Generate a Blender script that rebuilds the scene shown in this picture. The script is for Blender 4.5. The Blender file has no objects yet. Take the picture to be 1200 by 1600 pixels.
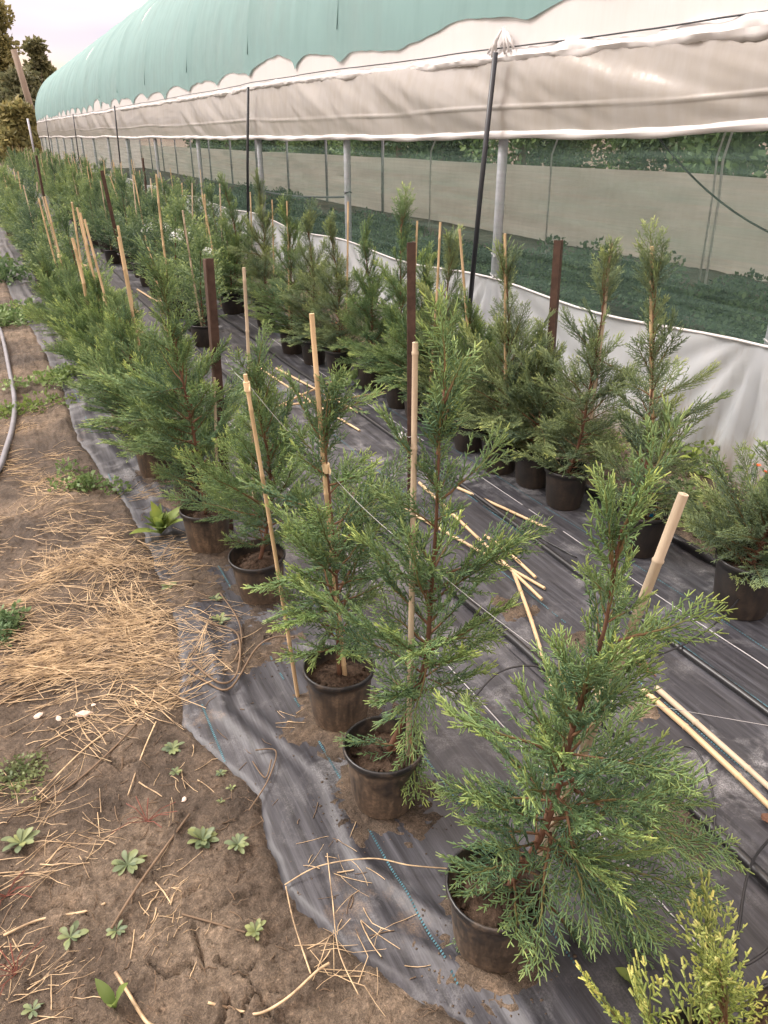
import bpy, math, random
import numpy as np
from mathutils import Vector, Matrix, Euler

rad = math.radians
SC = bpy.context.scene
COL = SC.collection

# ------------------------------------------------------------------ camera
EYE = 1.55
FPX = 1200.0                       # focal length in pixels of the 1200 x 1600 photograph
PITCH = rad(26.07)                 # looking down
YAW = rad(25.77)                   # right of the row direction (+Y)
cam_data = bpy.data.cameras.new('camera')
cam = bpy.data.objects.new('camera', cam_data)
COL.objects.link(cam)
cam.location = (0, 0, EYE)
cam.rotation_euler = (rad(90) - PITCH, 0, -YAW)
cam_data.sensor_fit = 'VERTICAL'
cam_data.sensor_height = 32.0
cam_data.lens = 32.0 * FPX / 1600.0
cam_data.clip_start = 0.02
cam_data.clip_end = 3000
SC.camera = cam

# ------------------------------------------------------------------ sky and sun
SUN_AZ, SUN_EL = -50.0, 46.0       # degrees; azimuth from +Y, positive to +X
world = bpy.data.worlds.new('World')
SC.world = world
world.use_nodes = True
wn = world.node_tree
wn.nodes.clear()
w_out = wn.nodes.new('ShaderNodeOutputWorld')
w_bg = wn.nodes.new('ShaderNodeBackground')
w_sky = wn.nodes.new('ShaderNodeTexSky')
w_sky.sky_type = 'NISHITA'
w_sky.sun_disc = False
w_sky.sun_elevation = rad(SUN_EL)
w_sky.sun_rotation = rad(SUN_AZ)
w_sky.air_density = 1.4
w_sky.dust_density = 3.0
w_tc = wn.nodes.new('ShaderNodeTexCoord')
w_map = wn.nodes.new('ShaderNodeMapping')
w_map.inputs['Scale'].default_value = (2.2, 2.2, 11.0)
w_map.inputs['Rotation'].default_value = (rad(8), rad(-6), 0)
w_noise = wn.nodes.new('ShaderNodeTexNoise')
w_noise.inputs['Scale'].default_value = 1.9
w_noise.inputs['Detail'].default_value = 7
w_noise.inputs['Roughness'].default_value = 0.55
w_ramp = wn.nodes.new('ShaderNodeValToRGB')
w_ramp.color_ramp.elements[0].position = 0.30
w_ramp.color_ramp.elements[0].color = (0.8, 0.8, 0.8, 1)
w_ramp.color_ramp.elements[1].position = 0.56
w_ramp.color_ramp.elements[1].color = (1, 1, 1, 1)
w_noise2 = wn.nodes.new('ShaderNodeTexNoise')
w_noise2.inputs['Scale'].default_value = 1.2
w_noise2.inputs['Detail'].default_value = 3
w_cramp = wn.nodes.new('ShaderNodeValToRGB')      # colour of the cloud deck: cream, pink, lavender
ce = w_cramp.color_ramp.elements
ce[0].position = 0.42; ce[0].color = (8.0, 6.3, 4.5, 1)
ce[1].position = 0.68; ce[1].color = (5.2, 4.8, 5.5, 1)
cm = ce.new(0.51); cm.color = (7.0, 5.9, 5.8, 1)
w_mix = wn.nodes.new('ShaderNodeMixRGB')
w_bg.inputs['Strength'].default_value = 0.12
L = wn.links
L.new(w_tc.outputs['Generated'], w_map.inputs['Vector'])
L.new(w_map.outputs['Vector'], w_noise.inputs['Vector'])
L.new(w_map.outputs['Vector'], w_noise2.inputs['Vector'])
L.new(w_noise.outputs['Fac'], w_ramp.inputs['Fac'])
L.new(w_noise2.outputs['Fac'], w_cramp.inputs['Fac'])
L.new(w_ramp.outputs['Color'], w_mix.inputs['Fac'])
L.new(w_sky.outputs['Color'], w_mix.inputs['Color1'])
L.new(w_cramp.outputs['Color'], w_mix.inputs['Color2'])
w_sep = wn.nodes.new('ShaderNodeSeparateXYZ')                 # an overcast sky is dimmer at the horizon than overhead
w_ov = wn.nodes.new('ShaderNodeMapRange')
w_ov.inputs['From Min'].default_value = 0.0; w_ov.inputs['From Max'].default_value = 1.0
w_ov.inputs['To Min'].default_value = 0.42; w_ov.inputs['To Max'].default_value = 1.5
w_mul = wn.nodes.new('ShaderNodeMixRGB'); w_mul.blend_type = 'MULTIPLY'; w_mul.inputs['Fac'].default_value = 1.0
L.new(w_tc.outputs['Generated'], w_sep.inputs['Vector']); L.new(w_sep.outputs['Z'], w_ov.inputs['Value'])
L.new(w_mix.outputs['Color'], w_mul.inputs['Color1']); L.new(w_ov.outputs['Result'], w_mul.inputs['Color2'])
L.new(w_mul.outputs['Color'], w_bg.inputs['Color'])
L.new(w_bg.outputs['Background'], w_out.inputs['Surface'])

sun_d = bpy.data.lights.new('sun', 'SUN')
sun_d.energy = 1.5
sun_d.angle = rad(22)
sun_d.color = (1.0, 0.95, 0.89)
sun = bpy.data.objects.new('sun', sun_d)
COL.objects.link(sun)
sdir = Vector((math.sin(rad(SUN_AZ)) * math.cos(rad(SUN_EL)), math.cos(rad(SUN_AZ)) * math.cos(rad(SUN_EL)), math.sin(rad(SUN_EL))))
sun.rotation_euler = sdir.to_track_quat('Z', 'Y').to_euler()

vs = SC.view_settings
vs.view_transform = 'Standard'
vs.look = 'None'
vs.exposure = 1.5
vs.gamma = 1.0
vs.use_curve_mapping = False
SC.render.engine = 'CYCLES'
SC.cycles.max_bounces = 5
SC.cycles.diffuse_bounces = 2
SC.cycles.glossy_bounces = 2
SC.cycles.transmission_bounces = 4
SC.cycles.transparent_max_bounces = 8
SC.cycles.use_denoising = True
SC.cycles.use_adaptive_sampling = True
SC.cycles.adaptive_threshold = 0.03

# ------------------------------------------------------------------ measuring helpers (photograph pixel -> place)
_cp, _sp, _cy, _sy = math.cos(PITCH), math.sin(PITCH), math.cos(YAW), math.sin(YAW)
FW = np.array([_sy * _cp, _cy * _cp, -_sp]); RT = np.array([_cy, -_sy, 0.0]); UP = np.cross(RT, FW)
EYEP = np.array([0, 0, EYE])
def ray(px, py):
    d = FW * FPX + RT * (px - 600) + UP * (800 - py)
    return d / np.linalg.norm(d)
def gnd(px, py, z=0.0):
    d = ray(px, py); return EYEP + d * ((z - EYE) / d[2])
def up_at(px, py, base):
    """point seen at a pixel that stands above/beside a base point, in the upright plane through it"""
    n = np.array([_sy, _cy, 0.0]); d = ray(px, py); b = np.array([base[0], base[1], 0.0])
    return EYEP + d * (((b - EYEP) @ n) / (d @ n))
def on_x(px, py, X):
    d = ray(px, py); return EYEP + d * (X / d[0])

# ------------------------------------------------------------------ noise for shapes
def _hash(ix, iy, seed):
    n = (ix.astype(np.int64) * 374761393 + iy.astype(np.int64) * 668265263 + seed * 1442695041) & 0xFFFFFFFF
    n = ((n ^ (n >> 13)) * 1274126177) & 0xFFFFFFFF
    return ((n ^ (n >> 16)) & 0xFFFF) / 65535.0
def vnoise(x, y, seed=0):
    x = np.asarray(x, float); y = np.asarray(y, float)
    ix = np.floor(x); iy = np.floor(y); fx = x - ix; fy = y - iy
    fx = fx * fx * (3 - 2 * fx); fy = fy * fy * (3 - 2 * fy)
    a = _hash(ix, iy, seed); b = _hash(ix + 1, iy, seed); c = _hash(ix, iy + 1, seed); d = _hash(ix + 1, iy + 1, seed)
    return (a * (1 - fx) + b * fx) * (1 - fy) + (c * (1 - fx) + d * fx) * fy - 0.5
def fbm(x, y, seed=0, octv=4):
    s = 0; a = 1.0
    for k in range(octv):
        s = s + a * vnoise(np.asarray(x) * 2 ** k + 17.3 * k, np.asarray(y) * 2 ** k - 9.1 * k, seed + k); a *= 0.5
    return s
def sstep(a, b, x):
    t = np.clip((np.asarray(x, float) - a) / (b - a), 0, 1); return t * t * (3 - 2 * t)

# ------------------------------------------------------------------ mesh helpers
def mesh_np(name, V, Q=None, T=None, mat=None, smooth=False, attrs=None):
    """mesh from arrays: V (n,3), Q quads (m,4), T triangles (k,3)"""
    me = bpy.data.meshes.new(name)
    V = np.ascontiguousarray(np.asarray(V, np.float32).reshape(-1, 3))
    loops, starts, totals, off = [], [], [], 0
    if Q is not None and len(Q):
        Q = np.asarray(Q, np.int32); loops.append(Q.ravel()); starts.append(off + 4 * np.arange(len(Q))); totals.append(np.full(len(Q), 4)); off += 4 * len(Q)
    if T is not None and len(T):
        T = np.asarray(T, np.int32); loops.append(T.ravel()); starts.append(off + 3 * np.arange(len(T))); totals.append(np.full(len(T), 3)); off += 3 * len(T)
    loops = np.concatenate(loops).astype(np.int32); starts = np.concatenate(starts).astype(np.int32); totals = np.concatenate(totals).astype(np.int32)
    me.vertices.add(len(V)); me.vertices.foreach_set('co', V.ravel())
    me.loops.add(len(loops)); me.loops.foreach_set('vertex_index', loops)
    me.polygons.add(len(starts)); me.polygons.foreach_set('loop_start', starts); me.polygons.foreach_set('loop_total', totals)
    if smooth:
        me.polygons.foreach_set('use_smooth', np.ones(len(starts), bool))
    if attrs:
        for k, v in attrs.items():
            at = me.attributes.new(k, 'FLOAT', 'POINT'); at.data.foreach_set('value', np.asarray(v, np.float32))
    me.update(calc_edges=True)
    if mat: me.materials.append(mat)
    return me

class MB:
    """collects quads/tris, builds one mesh"""
    def __init__(s): s.v = []; s.f = []; s.a = []
    def add(s, verts, faces, a=0.0):
        o = len(s.v); s.v += [tuple(map(float, v)) for v in verts]; s.f += [tuple(i + o for i in f) for f in faces]; s.a += [a] * len(verts)
    def tube(s, pts, r, sides=8, cap=True, a=0.0):
        pts = [np.array(p, float) for p in pts]; n = len(pts)
        rs = [r] * n if np.isscalar(r) else list(r)
        V = []; F = []
        ref = None
        for i, p in enumerate(pts):
            t = pts[min(i + 1, n - 1)] - pts[max(i - 1, 0)]; t = t / (np.linalg.norm(t) + 1e-9)
            if ref is None:
                ref = np.array([0, 0, 1.0]) if abs(t[2]) < 0.9 else np.array([1.0, 0, 0])
            u = ref - t * (ref @ t); u /= np.linalg.norm(u) + 1e-9; ref = u; w = np.cross(t, u)
            for k in range(sides):
                an = 2 * math.pi * k / sides
                V.append(p + rs[i] * (u * math.cos(an) + w * math.sin(an)))
        for i in range(n - 1):
            for k in range(sides):
                k2 = (k + 1) % sides
                F.append((i * sides + k, i * sides + k2, (i + 1) * sides + k2, (i + 1) * sides + k))
        if cap:
            F.append(tuple(range(sides - 1, -1, -1))); F.append(tuple((n - 1) * sides + k for k in range(sides)))
        s.add(V, F, a)
    def lathe(s, prof, sides=28, a=0.0, center=(0, 0, 0)):
        V = []; F = []
        for r, z in prof:
            for k in range(sides):
                an = 2 * math.pi * k / sides
                V.append((center[0] + r * math.cos(an), center[1] + r * math.sin(an), center[2] + z))
        for i in range(len(prof) - 1):
            for k in range(sides):
                k2 = (k + 1) % sides
                F.append((i * sides + k, i * sides + k2, (i + 1) * sides + k2, (i + 1) * sides + k))
        s.add(V, F, a)
    def box(s, lo, hi):
        x0, y0, z0 = lo; x1, y1, z1 = hi
        s.add([(x0, y0, z0), (x1, y0, z0), (x1, y1, z0), (x0, y1, z0), (x0, y0, z1), (x1, y0, z1), (x1, y1, z1), (x0, y1, z1)],
              [(3, 2, 1, 0), (4, 5, 6, 7), (0, 1, 5, 4), (1, 2, 6, 5), (2, 3, 7, 6), (3, 0, 4, 7)])
    def mesh(s, name, mat=None, smooth=False, attr=None):
        me = bpy.data.meshes.new(name); me.from_pydata(s.v, [], s.f); me.update()
        if smooth:
            me.polygons.foreach_set('use_smooth', np.ones(len(me.polygons), bool))
        if attr:
            at = me.attributes.new(attr, 'FLOAT', 'POINT'); at.data.foreach_set('value', np.asarray(s.a, np.float32))
        if mat: me.materials.append(mat)
        return me

def obj(name, me, parent=None, loc=None, rot=None, scale=None):
    o = bpy.data.objects.new(name, me); COL.objects.link(o)
    if parent: o.parent = parent
    if loc is not None: o.location = loc
    if rot is not None: o.rotation_euler = rot
    if scale is not None: o.scale = (scale,) * 3 if np.isscalar(scale) else scale
    return o
def tag(o, label, cat, group=None, kind=None):
    o['label'] = label; o['category'] = cat
    if group: o['group'] = group
    if kind: o['kind'] = kind
    return o
def thing(name, label, cat, loc=(0, 0, 0), group=None):
    return tag(obj(name, None, loc=tuple(map(float, loc))), label, cat, group)
def struct(name, me, parent=None):
    o = obj(name, me, parent)
    if parent is None: o['kind'] = 'structure'
    return o
def grid_quads(nu, nv):
    i = np.arange(nu - 1)[:, None] * nv + np.arange(nv - 1)[None, :]
    i = i.ravel()
    return np.stack([i, i + nv, i + nv + 1, i + 1], 1)

# ------------------------------------------------------------------ materials
def new_mat(name):
    m = bpy.data.materials.new(name); m.use_nodes = True
    nt = m.node_tree; nt.nodes.clear()
    return m, nt, nt.nodes.new('ShaderNodeOutputMaterial')
def N(nt, kind, **inp):
    n = nt.nodes.new(kind)
    for k, v in inp.items():
        n.inputs[k.replace('_', ' ')].default_value = v
    return n
def ramp(nt, stops, src=None):
    r = nt.nodes.new('ShaderNodeValToRGB'); e = r.color_ramp.elements
    while len(e) < len(stops): e.new(0.5)
    for el, (p, c) in zip(e, stops):
        el.position = p; el.color = (c, c, c, 1) if np.isscalar(c) else (*c, 1)
    if src is not None: nt.links.new(src, r.inputs['Fac'])
    return r
def noise(nt, vec, scale, detail=4, rough=0.55, dist=0.0):
    n = N(nt, 'ShaderNodeTexNoise', Scale=scale, Detail=detail, Roughness=rough, Distortion=dist)
    nt.links.new(vec, n.inputs['Vector']); return n
def mapped(nt, scale=(1, 1, 1), space='Object'):
    tc = nt.nodes.new('ShaderNodeTexCoord'); mp = nt.nodes.new('ShaderNodeMapping')
    mp.inputs['Scale'].default_value = scale
    if space == 'World':
        g = nt.nodes.new('ShaderNodeNewGeometry'); nt.links.new(g.outputs['Position'], mp.inputs['Vector'])
    else:
        nt.links.new(tc.outputs[space], mp.inputs['Vector'])
    return mp.outputs['Vector']
def mixc(nt, fac, c1, c2, mode='MIX'):
    n = nt.nodes.new('ShaderNodeMixRGB'); n.blend_type = mode
    for s, v in (('Fac', fac), ('Color1', c1), ('Color2', c2)):
        if isinstance(v, bpy.types.NodeSocket): nt.links.new(v, n.inputs[s])
        else: n.inputs[s].default_value = v if s == 'Fac' else ((*v, 1) if len(v) == 3 else v)
    return n.outputs['Color']
def bump(nt, h, strength=0.4, dist=0.01, normal=None):
    b = N(nt, 'ShaderNodeBump', Strength=strength, Distance=dist); nt.links.new(h, b.inputs['Height'])
    if normal is not None: nt.links.new(normal, b.inputs['Normal'])
    return b.outputs['Normal']
def principled(nt, out, color, rough=0.6, spec=0.4, normal=None, metallic=0.0):
    p = nt.nodes.new('ShaderNodeBsdfPrincipled')
    for s, v in (('Base Color', color), ('Roughness', rough)):
        if isinstance(v, bpy.types.NodeSocket): nt.links.new(v, p.inputs[s])
        else: p.inputs[s].default_value = (*v, 1) if s == 'Base Color' else v
    p.inputs['Specular IOR Level'].default_value = spec
    p.inputs['Metallic'].default_value = metallic
    if normal is not None: nt.links.new(normal, p.inputs['Normal'])
    if out is not None: nt.links.new(p.outputs['BSDF'], out.inputs['Surface'])
    return p

def mat_soil():
    m, nt, out = new_mat('soil')
    v = mapped(nt, space='World')
    n1 = noise(nt, v, 1.3, 5, 0.6); n2 = noise(nt, v, 9, 6, 0.65); n3 = noise(nt, v, 70, 5, 0.7); n4 = noise(nt, v, 260, 3, 0.7)
    base = ramp(nt, [(0.36, (0.062, 0.047, 0.036)), (0.5, (0.116, 0.090, 0.068)), (0.68, (0.24, 0.192, 0.145))], n1.outputs['Fac']).outputs['Color']
    mid = ramp(nt, [(0.3, (0.5, 0.48, 0.46)), (0.52, (1, 1, 1)), (0.72, (1.5, 1.44, 1.36))], n2.outputs['Fac']).outputs['Color']
    fine = ramp(nt, [(0.3, (0.5, 0.48, 0.46)), (0.58, (1.1, 1.08, 1.06)), (0.78, (1.8, 1.7, 1.6))], n3.outputs['Fac']).outputs['Color']
    c = mixc(nt, 1.0, mixc(nt, 1.0, base, mid, 'MULTIPLY'), fine, 'MULTIPLY')
    c = mixc(nt, 1.0, c, ramp(nt, [(0.3, (0.6, 0.6, 0.6)), (0.55, (1.05, 1.05, 1.05)), (0.75, (1.7, 1.65, 1.6))], n4.outputs['Fac']).outputs['Color'], 'MULTIPLY')
    h = mixc(nt, 0.45, n3.outputs['Fac'], n4.outputs['Fac'])
    nn = bump(nt, n2.outputs['Fac'], 0.35, 0.03); nn = bump(nt, h, 0.9, 0.014, nn)
    r = ramp(nt, [(0.35, 0.62), (0.6, 0.9)], n1.outputs['Fac']).outputs['Color']
    principled(nt, out, c, r, 0.3, nn); return m

def mat_fabric():
    """black woven ground-cover cloth, dusty, its tape yarns running along the rows"""
    m, nt, out = new_mat('woven_fabric')
    v = mapped(nt, space='World')
    vs_ = mapped(nt, (60, 2.2, 60), 'World'); vf = mapped(nt, (260, 7, 40), 'World')
    vw = mapped(nt, (1, 1, 1), 'World')
    streak = noise(nt, vs_, 1.0, 4, 0.6); fine = noise(nt, vf, 1.0, 3, 0.6)
    big = noise(nt, v, 1.5, 5, 0.62); blot = noise(nt, v, 5.5, 8, 0.72, 0.6); sp = noise(nt, v, 240, 3, 0.7)
    dark = ramp(nt, [(0.3, (0.016, 0.016, 0.019)), (0.52, (0.034, 0.034, 0.041)), (0.78, (0.070, 0.072, 0.084))], streak.outputs['Fac']).outputs['Color']
    f2 = ramp(nt, [(0.3, 0.75), (0.7, 1.35)], fine.outputs['Fac']).outputs['Color']
    dark = mixc(nt, 1.0, dark, f2, 'MULTIPLY')
    # film of dried dust, in patches
    df = ramp(nt, [(0.48, 0.0), (0.57, 0.42), (0.68, 0.95)], blot.outputs['Fac']).outputs['Color']
    bf = ramp(nt, [(0.42, 0.06), (0.58, 0.95)], big.outputs['Fac']).outputs['Color']
    fac = mixc(nt, 1.0, df, bf, 'MULTIPLY')
    spk = ramp(nt, [(0.42, 0.25), (0.60, 1.0)], sp.outputs['Fac']).outputs['Color']
    fac = mixc(nt, 1.0, fac, spk, 'MULTIPLY')
    c = mixc(nt, fac, dark, (0.36, 0.36, 0.37))
    # earth washed over it in places, most of it near the field's open side
    sx = nt.nodes.new('ShaderNodeSeparateXYZ'); nt.links.new(v, sx.inputs['Vector'])
    ef = noise(nt, v, 3.1, 7, 0.7, 0.3)
    side = nt.nodes.new('ShaderNodeMapRange'); nt.links.new(sx.outputs['X'], side.inputs['Value'])
    side.inputs['From Min'].default_value = 0.2; side.inputs['From Max'].default_value = 1.2
    side.inputs['To Min'].default_value = 0.05; side.inputs['To Max'].default_value = -0.03
    ad = nt.nodes.new('ShaderNodeMath'); ad.operation = 'ADD'; nt.links.new(ef.outputs['Fac'], ad.inputs[0]); nt.links.new(side.outputs['Result'], ad.inputs[1])
    ff = ramp(nt, [(0.62, 0.0), (0.72, 0.75)], ad.outputs['Value']).outputs['Color']
    c = mixc(nt, mixc(nt, 1.0, ff, spk, 'MULTIPLY'), c, (0.20, 0.14, 0.095))
    h = mixc(nt, 0.5, streak.outputs['Fac'], fine.outputs['Fac'])
    nn = bump(nt, h, 0.35, 0.003)
    rr = ramp(nt, [(0.0, 0.50), (0.5, 0.85)], fac).outputs['Color']
    principled(nt, out, c, rr, 0.5, nn); return m

def mat_leaf(name, stops, trans=0.28, rnd=0.35):
    m, nt, out = new_mat(name)
    at = nt.nodes.new('ShaderNodeAttribute'); at.attribute_name = 'tip'
    oi = nt.nodes.new('ShaderNodeObjectInfo')
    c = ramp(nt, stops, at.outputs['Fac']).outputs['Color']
    rv = ramp(nt, [(0.0, (1 - rnd, 1 - rnd * 0.8, 1 - rnd * 0.4)), (0.5, (1, 1, 1)), (1.0, (1 + rnd, 1 + rnd * 0.75, 1 + rnd * 0.2))], oi.outputs['Random']).outputs['Color']
    c = mixc(nt, 1.0, c, rv, 'MULTIPLY')
    v = mapped(nt, space='World'); nz = noise(nt, v, 8, 3)
    c = mixc(nt, 1.0, c, ramp(nt, [(0.3, (0.72, 0.78, 0.85)), (0.7, (1.3, 1.22, 1.05))], nz.outputs['Fac']).outputs['Color'], 'MULTIPLY')
    p = principled(nt, None, c, 0.5, 0.35)
    tr = nt.nodes.new('ShaderNodeBsdfTranslucent'); nt.links.new(c, tr.inputs['Color'])
    mx = nt.nodes.new('ShaderNodeMixShader'); mx.inputs['Fac'].default_value = trans
    nt.links.new(p.outputs['BSDF'], mx.inputs[1]); nt.links.new(tr.outputs['BSDF'], mx.inputs[2])
    nt.links.new(mx.outputs['Shader'], out.inputs['Surface']); return m

def mat_simple(name, color, rough=0.6, spec=0.4, var=0.25, scale=20, bmp=0.15, stretch=(1, 1, 1), dist=0.004, metallic=0.0, second=None):
    m, nt, out = new_mat(name)
    v = mapped(nt, stretch); n1 = noise(nt, v, scale, 5, 0.6)
    c2 = second or tuple(x * (1 - var) for x in color)
    c = ramp(nt, [(0.32, c2), (0.68, tuple(min(1, x * (1 + var)) for x in color))], n1.outputs['Fac']).outputs['Color']
    principled(nt, out, c, rough, spec, bump(nt, n1.outputs['Fac'], bmp, dist), metallic); return m

def mat_pot(name, dirt):
    m, nt, out = new_mat(name)
    v = mapped(nt); n1 = noise(nt, v, 14, 6, 0.7); n2 = noise(nt, v, 120, 3, 0.6); vs2 = mapped(nt, (60, 60, 7)); n3 = noise(nt, vs2, 1.0, 3)
    sx = nt.nodes.new('ShaderNodeSeparateXYZ'); nt.links.new(v, sx.inputs['Vector'])
    oi = nt.nodes.new('ShaderNodeObjectInfo')
    mr = nt.nodes.new('ShaderNodeMapRange'); nt.links.new(sx.outputs['Z'], mr.inputs['Value'])
    mr.inputs['From Min'].default_value = 0.0; mr.inputs['From Max'].default_value = 0.19
    mr.inputs['To Min'].default_value = 0.33; mr.inputs['To Max'].default_value = -0.10
    a = nt.nodes.new('ShaderNodeMath'); a.operation = 'ADD'; nt.links.new(n1.outputs['Fac'], a.inputs[0]); nt.links.new(mr.outputs['Result'], a.inputs[1])
    f = ramp(nt, [(0.40, 0.0), (0.56, 0.45 * dirt), (0.80, 0.95 * dirt)], a.outputs['Value']).outputs['Color']
    f = mixc(nt, 1.0, f, ramp(nt, [(0.35, 0.55), (0.6, 1.0)], n2.outputs['Fac']).outputs['Color'], 'MULTIPLY')
    f = mixc(nt, 1.0, f, ramp(nt, [(0.35, 0.5), (0.6, 1.0)], n3.outputs['Fac']).outputs['Color'], 'MULTIPLY')
    c = mixc(nt, f, (0.014, 0.014, 0.015), (0.26, 0.185, 0.125))
    r = ramp(nt, [(0.0, 0.38), (0.5, 0.85)], f).outputs['Color']
    principled(nt, out, c, r, 0.5, bump(nt, n2.outputs['Fac'], 0.12, 0.002)); return m

def mat_film(name, color, trans, rough=0.35, dirt=(0.45, 0.38, 0.30), dirt_amt=0.35, low_dirt=False, clear=0.0, spec=0.5):
    """milky polythene: diffuse + translucent + a little clear + gloss"""
    m, nt, out = new_mat(name)
    v = mapped(nt, (1, 0.35, 1), 'World'); vv = mapped(nt, (2.2, 2.2, 0.5), 'World')
    n1 = noise(nt, v, 1.8, 5, 0.6); n2 = noise(nt, vv, 5, 5, 0.65)
    f = mixc(nt, 0.5, n1.outputs['Fac'], n2.outputs['Fac'])
    dm = ramp(nt, [(0.45, 0.0), (0.7, dirt_amt)], f).outputs['Color']
    c = mixc(nt, dm, color, dirt)
    if low_dirt:                      # splashed earth along the ground
        g = nt.nodes.new('ShaderNodeNewGeometry'); sx = nt.nodes.new('ShaderNodeSeparateXYZ'); nt.links.new(g.outputs['Position'], sx.inputs['Vector'])
        mr = nt.nodes.new('ShaderNodeMapRange'); nt.links.new(sx.outputs['Z'], mr.inputs['Value'])
        mr.inputs['From Min'].default_value = 0.0; mr.inputs['From Max'].default_value = 0.35; mr.inputs['To Min'].default_value = 0.30; mr.inputs['To Max'].default_value = -0.1
        a = nt.nodes.new('ShaderNodeMath'); a.operation = 'ADD'; nt.links.new(n2.outputs['Fac'], a.inputs[0]); nt.links.new(mr.outputs['Result'], a.inputs[1])
        c = mixc(nt, ramp(nt, [(0.52, 0.0), (0.85, 0.75)], a.outputs['Value']).outputs['Color'], c, (0.30, 0.23, 0.16))
    nb = noise(nt, vv, 9, 4)
    nn = bump(nt, nb.outputs['Fac'], 0.12, 0.02)
    p = principled(nt, None, c, rough, spec, nn)
    tr = nt.nodes.new('ShaderNodeBsdfTranslucent'); nt.links.new(c, tr.inputs['Color'])
    mx = nt.nodes.new('ShaderNodeMixShader'); mx.inputs['Fac'].default_value = trans
    nt.links.new(p.outputs['BSDF'], mx.inputs[1]); nt.links.new(tr.outputs['BSDF'], mx.inputs[2])
    last = mx.outputs['Shader']
    if clear > 0:
        tp = nt.nodes.new('ShaderNodeBsdfTransparent'); m2 = nt.nodes.new('ShaderNodeMixShader'); m2.inputs['Fac'].default_value = clear
        nt.links.new(last, m2.inputs[1]); nt.links.new(tp.outputs['BSDF'], m2.inputs[2]); last = m2.outputs['Shader']
    nt.links.new(last, out.inputs['Surface']); return m

def mat_net(name, color, cover, line_scale, stretch, lo=0.75, hi=1.25):
    """open mesh: threads of a colour with gaps; the gaps are real transparency"""
    m, nt, out = new_mat(name)
    v = mapped(nt, stretch, 'World'); n1 = noise(nt, v, line_scale, 3, 0.6); vb = mapped(nt, (1, 1, 1), 'World'); n2 = noise(nt, vb, 1.1, 3)
    a = ramp(nt, [(0.32, cover * lo), (0.68, min(1, cover * hi))], n1.outputs['Fac']).outputs['Color']
    b = ramp(nt, [(0.3, 0.85), (0.7, 1.15)], n2.outputs['Fac']).outputs['Color']
    a = mixc(nt, 1.0, a, b, 'MULTIPLY')
    d = principled(nt, None, color, 0.6, 0.3); tr = nt.nodes.new('ShaderNodeBsdfTranslucent'); tr.inputs['Color'].default_value = (*color, 1)
    mx = nt.nodes.new('ShaderNodeMixShader'); mx.inputs['Fac'].default_value = 0.3
    nt.links.new(d.outputs['BSDF'], mx.inputs[1]); nt.links.new(tr.outputs['BSDF'], mx.inputs[2])
    tp = nt.nodes.new('ShaderNodeBsdfTransparent'); m2 = nt.nodes.new('ShaderNodeMixShader'); nt.links.new(a, m2.inputs['Fac'])
    nt.links.new(tp.outputs['BSDF'], m2.inputs[1]); nt.links.new(mx.outputs['Shader'], m2.inputs[2])
    nt.links.new(m2.outputs['Shader'], out.inputs['Surface']); return m

SOIL = mat_soil(); FABRIC = mat_fabric()
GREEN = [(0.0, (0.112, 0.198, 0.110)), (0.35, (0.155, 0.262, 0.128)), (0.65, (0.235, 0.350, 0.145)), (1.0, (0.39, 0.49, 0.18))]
LEAF = mat_leaf('cypress_foliage', GREEN)
LEAF_DULL = mat_leaf('cypress_foliage_greyer', [(0.0, (0.155, 0.215, 0.135)), (0.5, (0.225, 0.305, 0.165)), (1.0, (0.40, 0.48, 0.20))])
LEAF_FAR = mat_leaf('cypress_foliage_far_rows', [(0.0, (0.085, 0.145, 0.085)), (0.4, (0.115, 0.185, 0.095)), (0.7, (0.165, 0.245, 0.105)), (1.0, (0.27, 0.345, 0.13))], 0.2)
LEAF_GOLD = mat_leaf('golden_foliage', [(0.0, (0.17, 0.25, 0.08)), (0.3, (0.29, 0.37, 0.11)), (0.6, (0.45, 0.50, 0.15)), (1.0, (0.68, 0.66, 0.25))], rnd=0.12)
LEAF_DRY = mat_leaf('dry_foliage', [(0.0, (0.36, 0.19, 0.08)), (1.0, (0.5, 0.3, 0.13))])
WEED = mat_leaf('weed_leaf', [(0.0, (0.10, 0.17, 0.07)), (1.0, (0.20, 0.29, 0.13))], 0.3)
WEED_LIGHT = mat_leaf('light_weed_leaf', [(0.0, (0.13, 0.20, 0.05)), (1.0, (0.25, 0.33, 0.10))], 0.4)
WEED_GREY = mat_leaf('rosette_leaf', [(0.0, (0.09, 0.13, 0.06)), (1.0, (0.18, 0.22, 0.11))], 0.2)
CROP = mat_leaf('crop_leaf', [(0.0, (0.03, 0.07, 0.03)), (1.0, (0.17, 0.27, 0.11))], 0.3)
TREE_LEAF = mat_leaf('tree_leaf', [(0.0, (0.12, 0.13, 0.07)), (1.0, (0.28, 0.26, 0.13))], 0.4)
BARK = mat_simple('red_brown_bark', (0.13, 0.066, 0.042), 0.75, 0.3, 0.35, 40, 0.4, (1, 1, 0.3))
TRUNK = mat_simple('grey_bark', (0.16, 0.12, 0.09), 0.85, 0.2, 0.3, 6, 0.5, (1, 1, 0.2), 0.03)
CANE = mat_simple('bamboo', (0.52, 0.375, 0.22), 0.45, 0.45, 0.22, 18, 0.1, (1, 1, 0.12))
CANE_OLD = mat_simple('weathered_bamboo', (0.46, 0.37, 0.27), 0.55, 0.35, 0.25, 18, 0.1, (1, 1, 0.12))
CANE_DARK = mat_simple('bamboo_node', (0.26, 0.16, 0.09), 0.6, 0.3, 0.3, 30)
STRAW = mat_simple('straw', (0.58, 0.44, 0.27), 0.55, 0.35, 0.25, 22, 0.0, second=(0.19, 0.13, 0.08))
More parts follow.
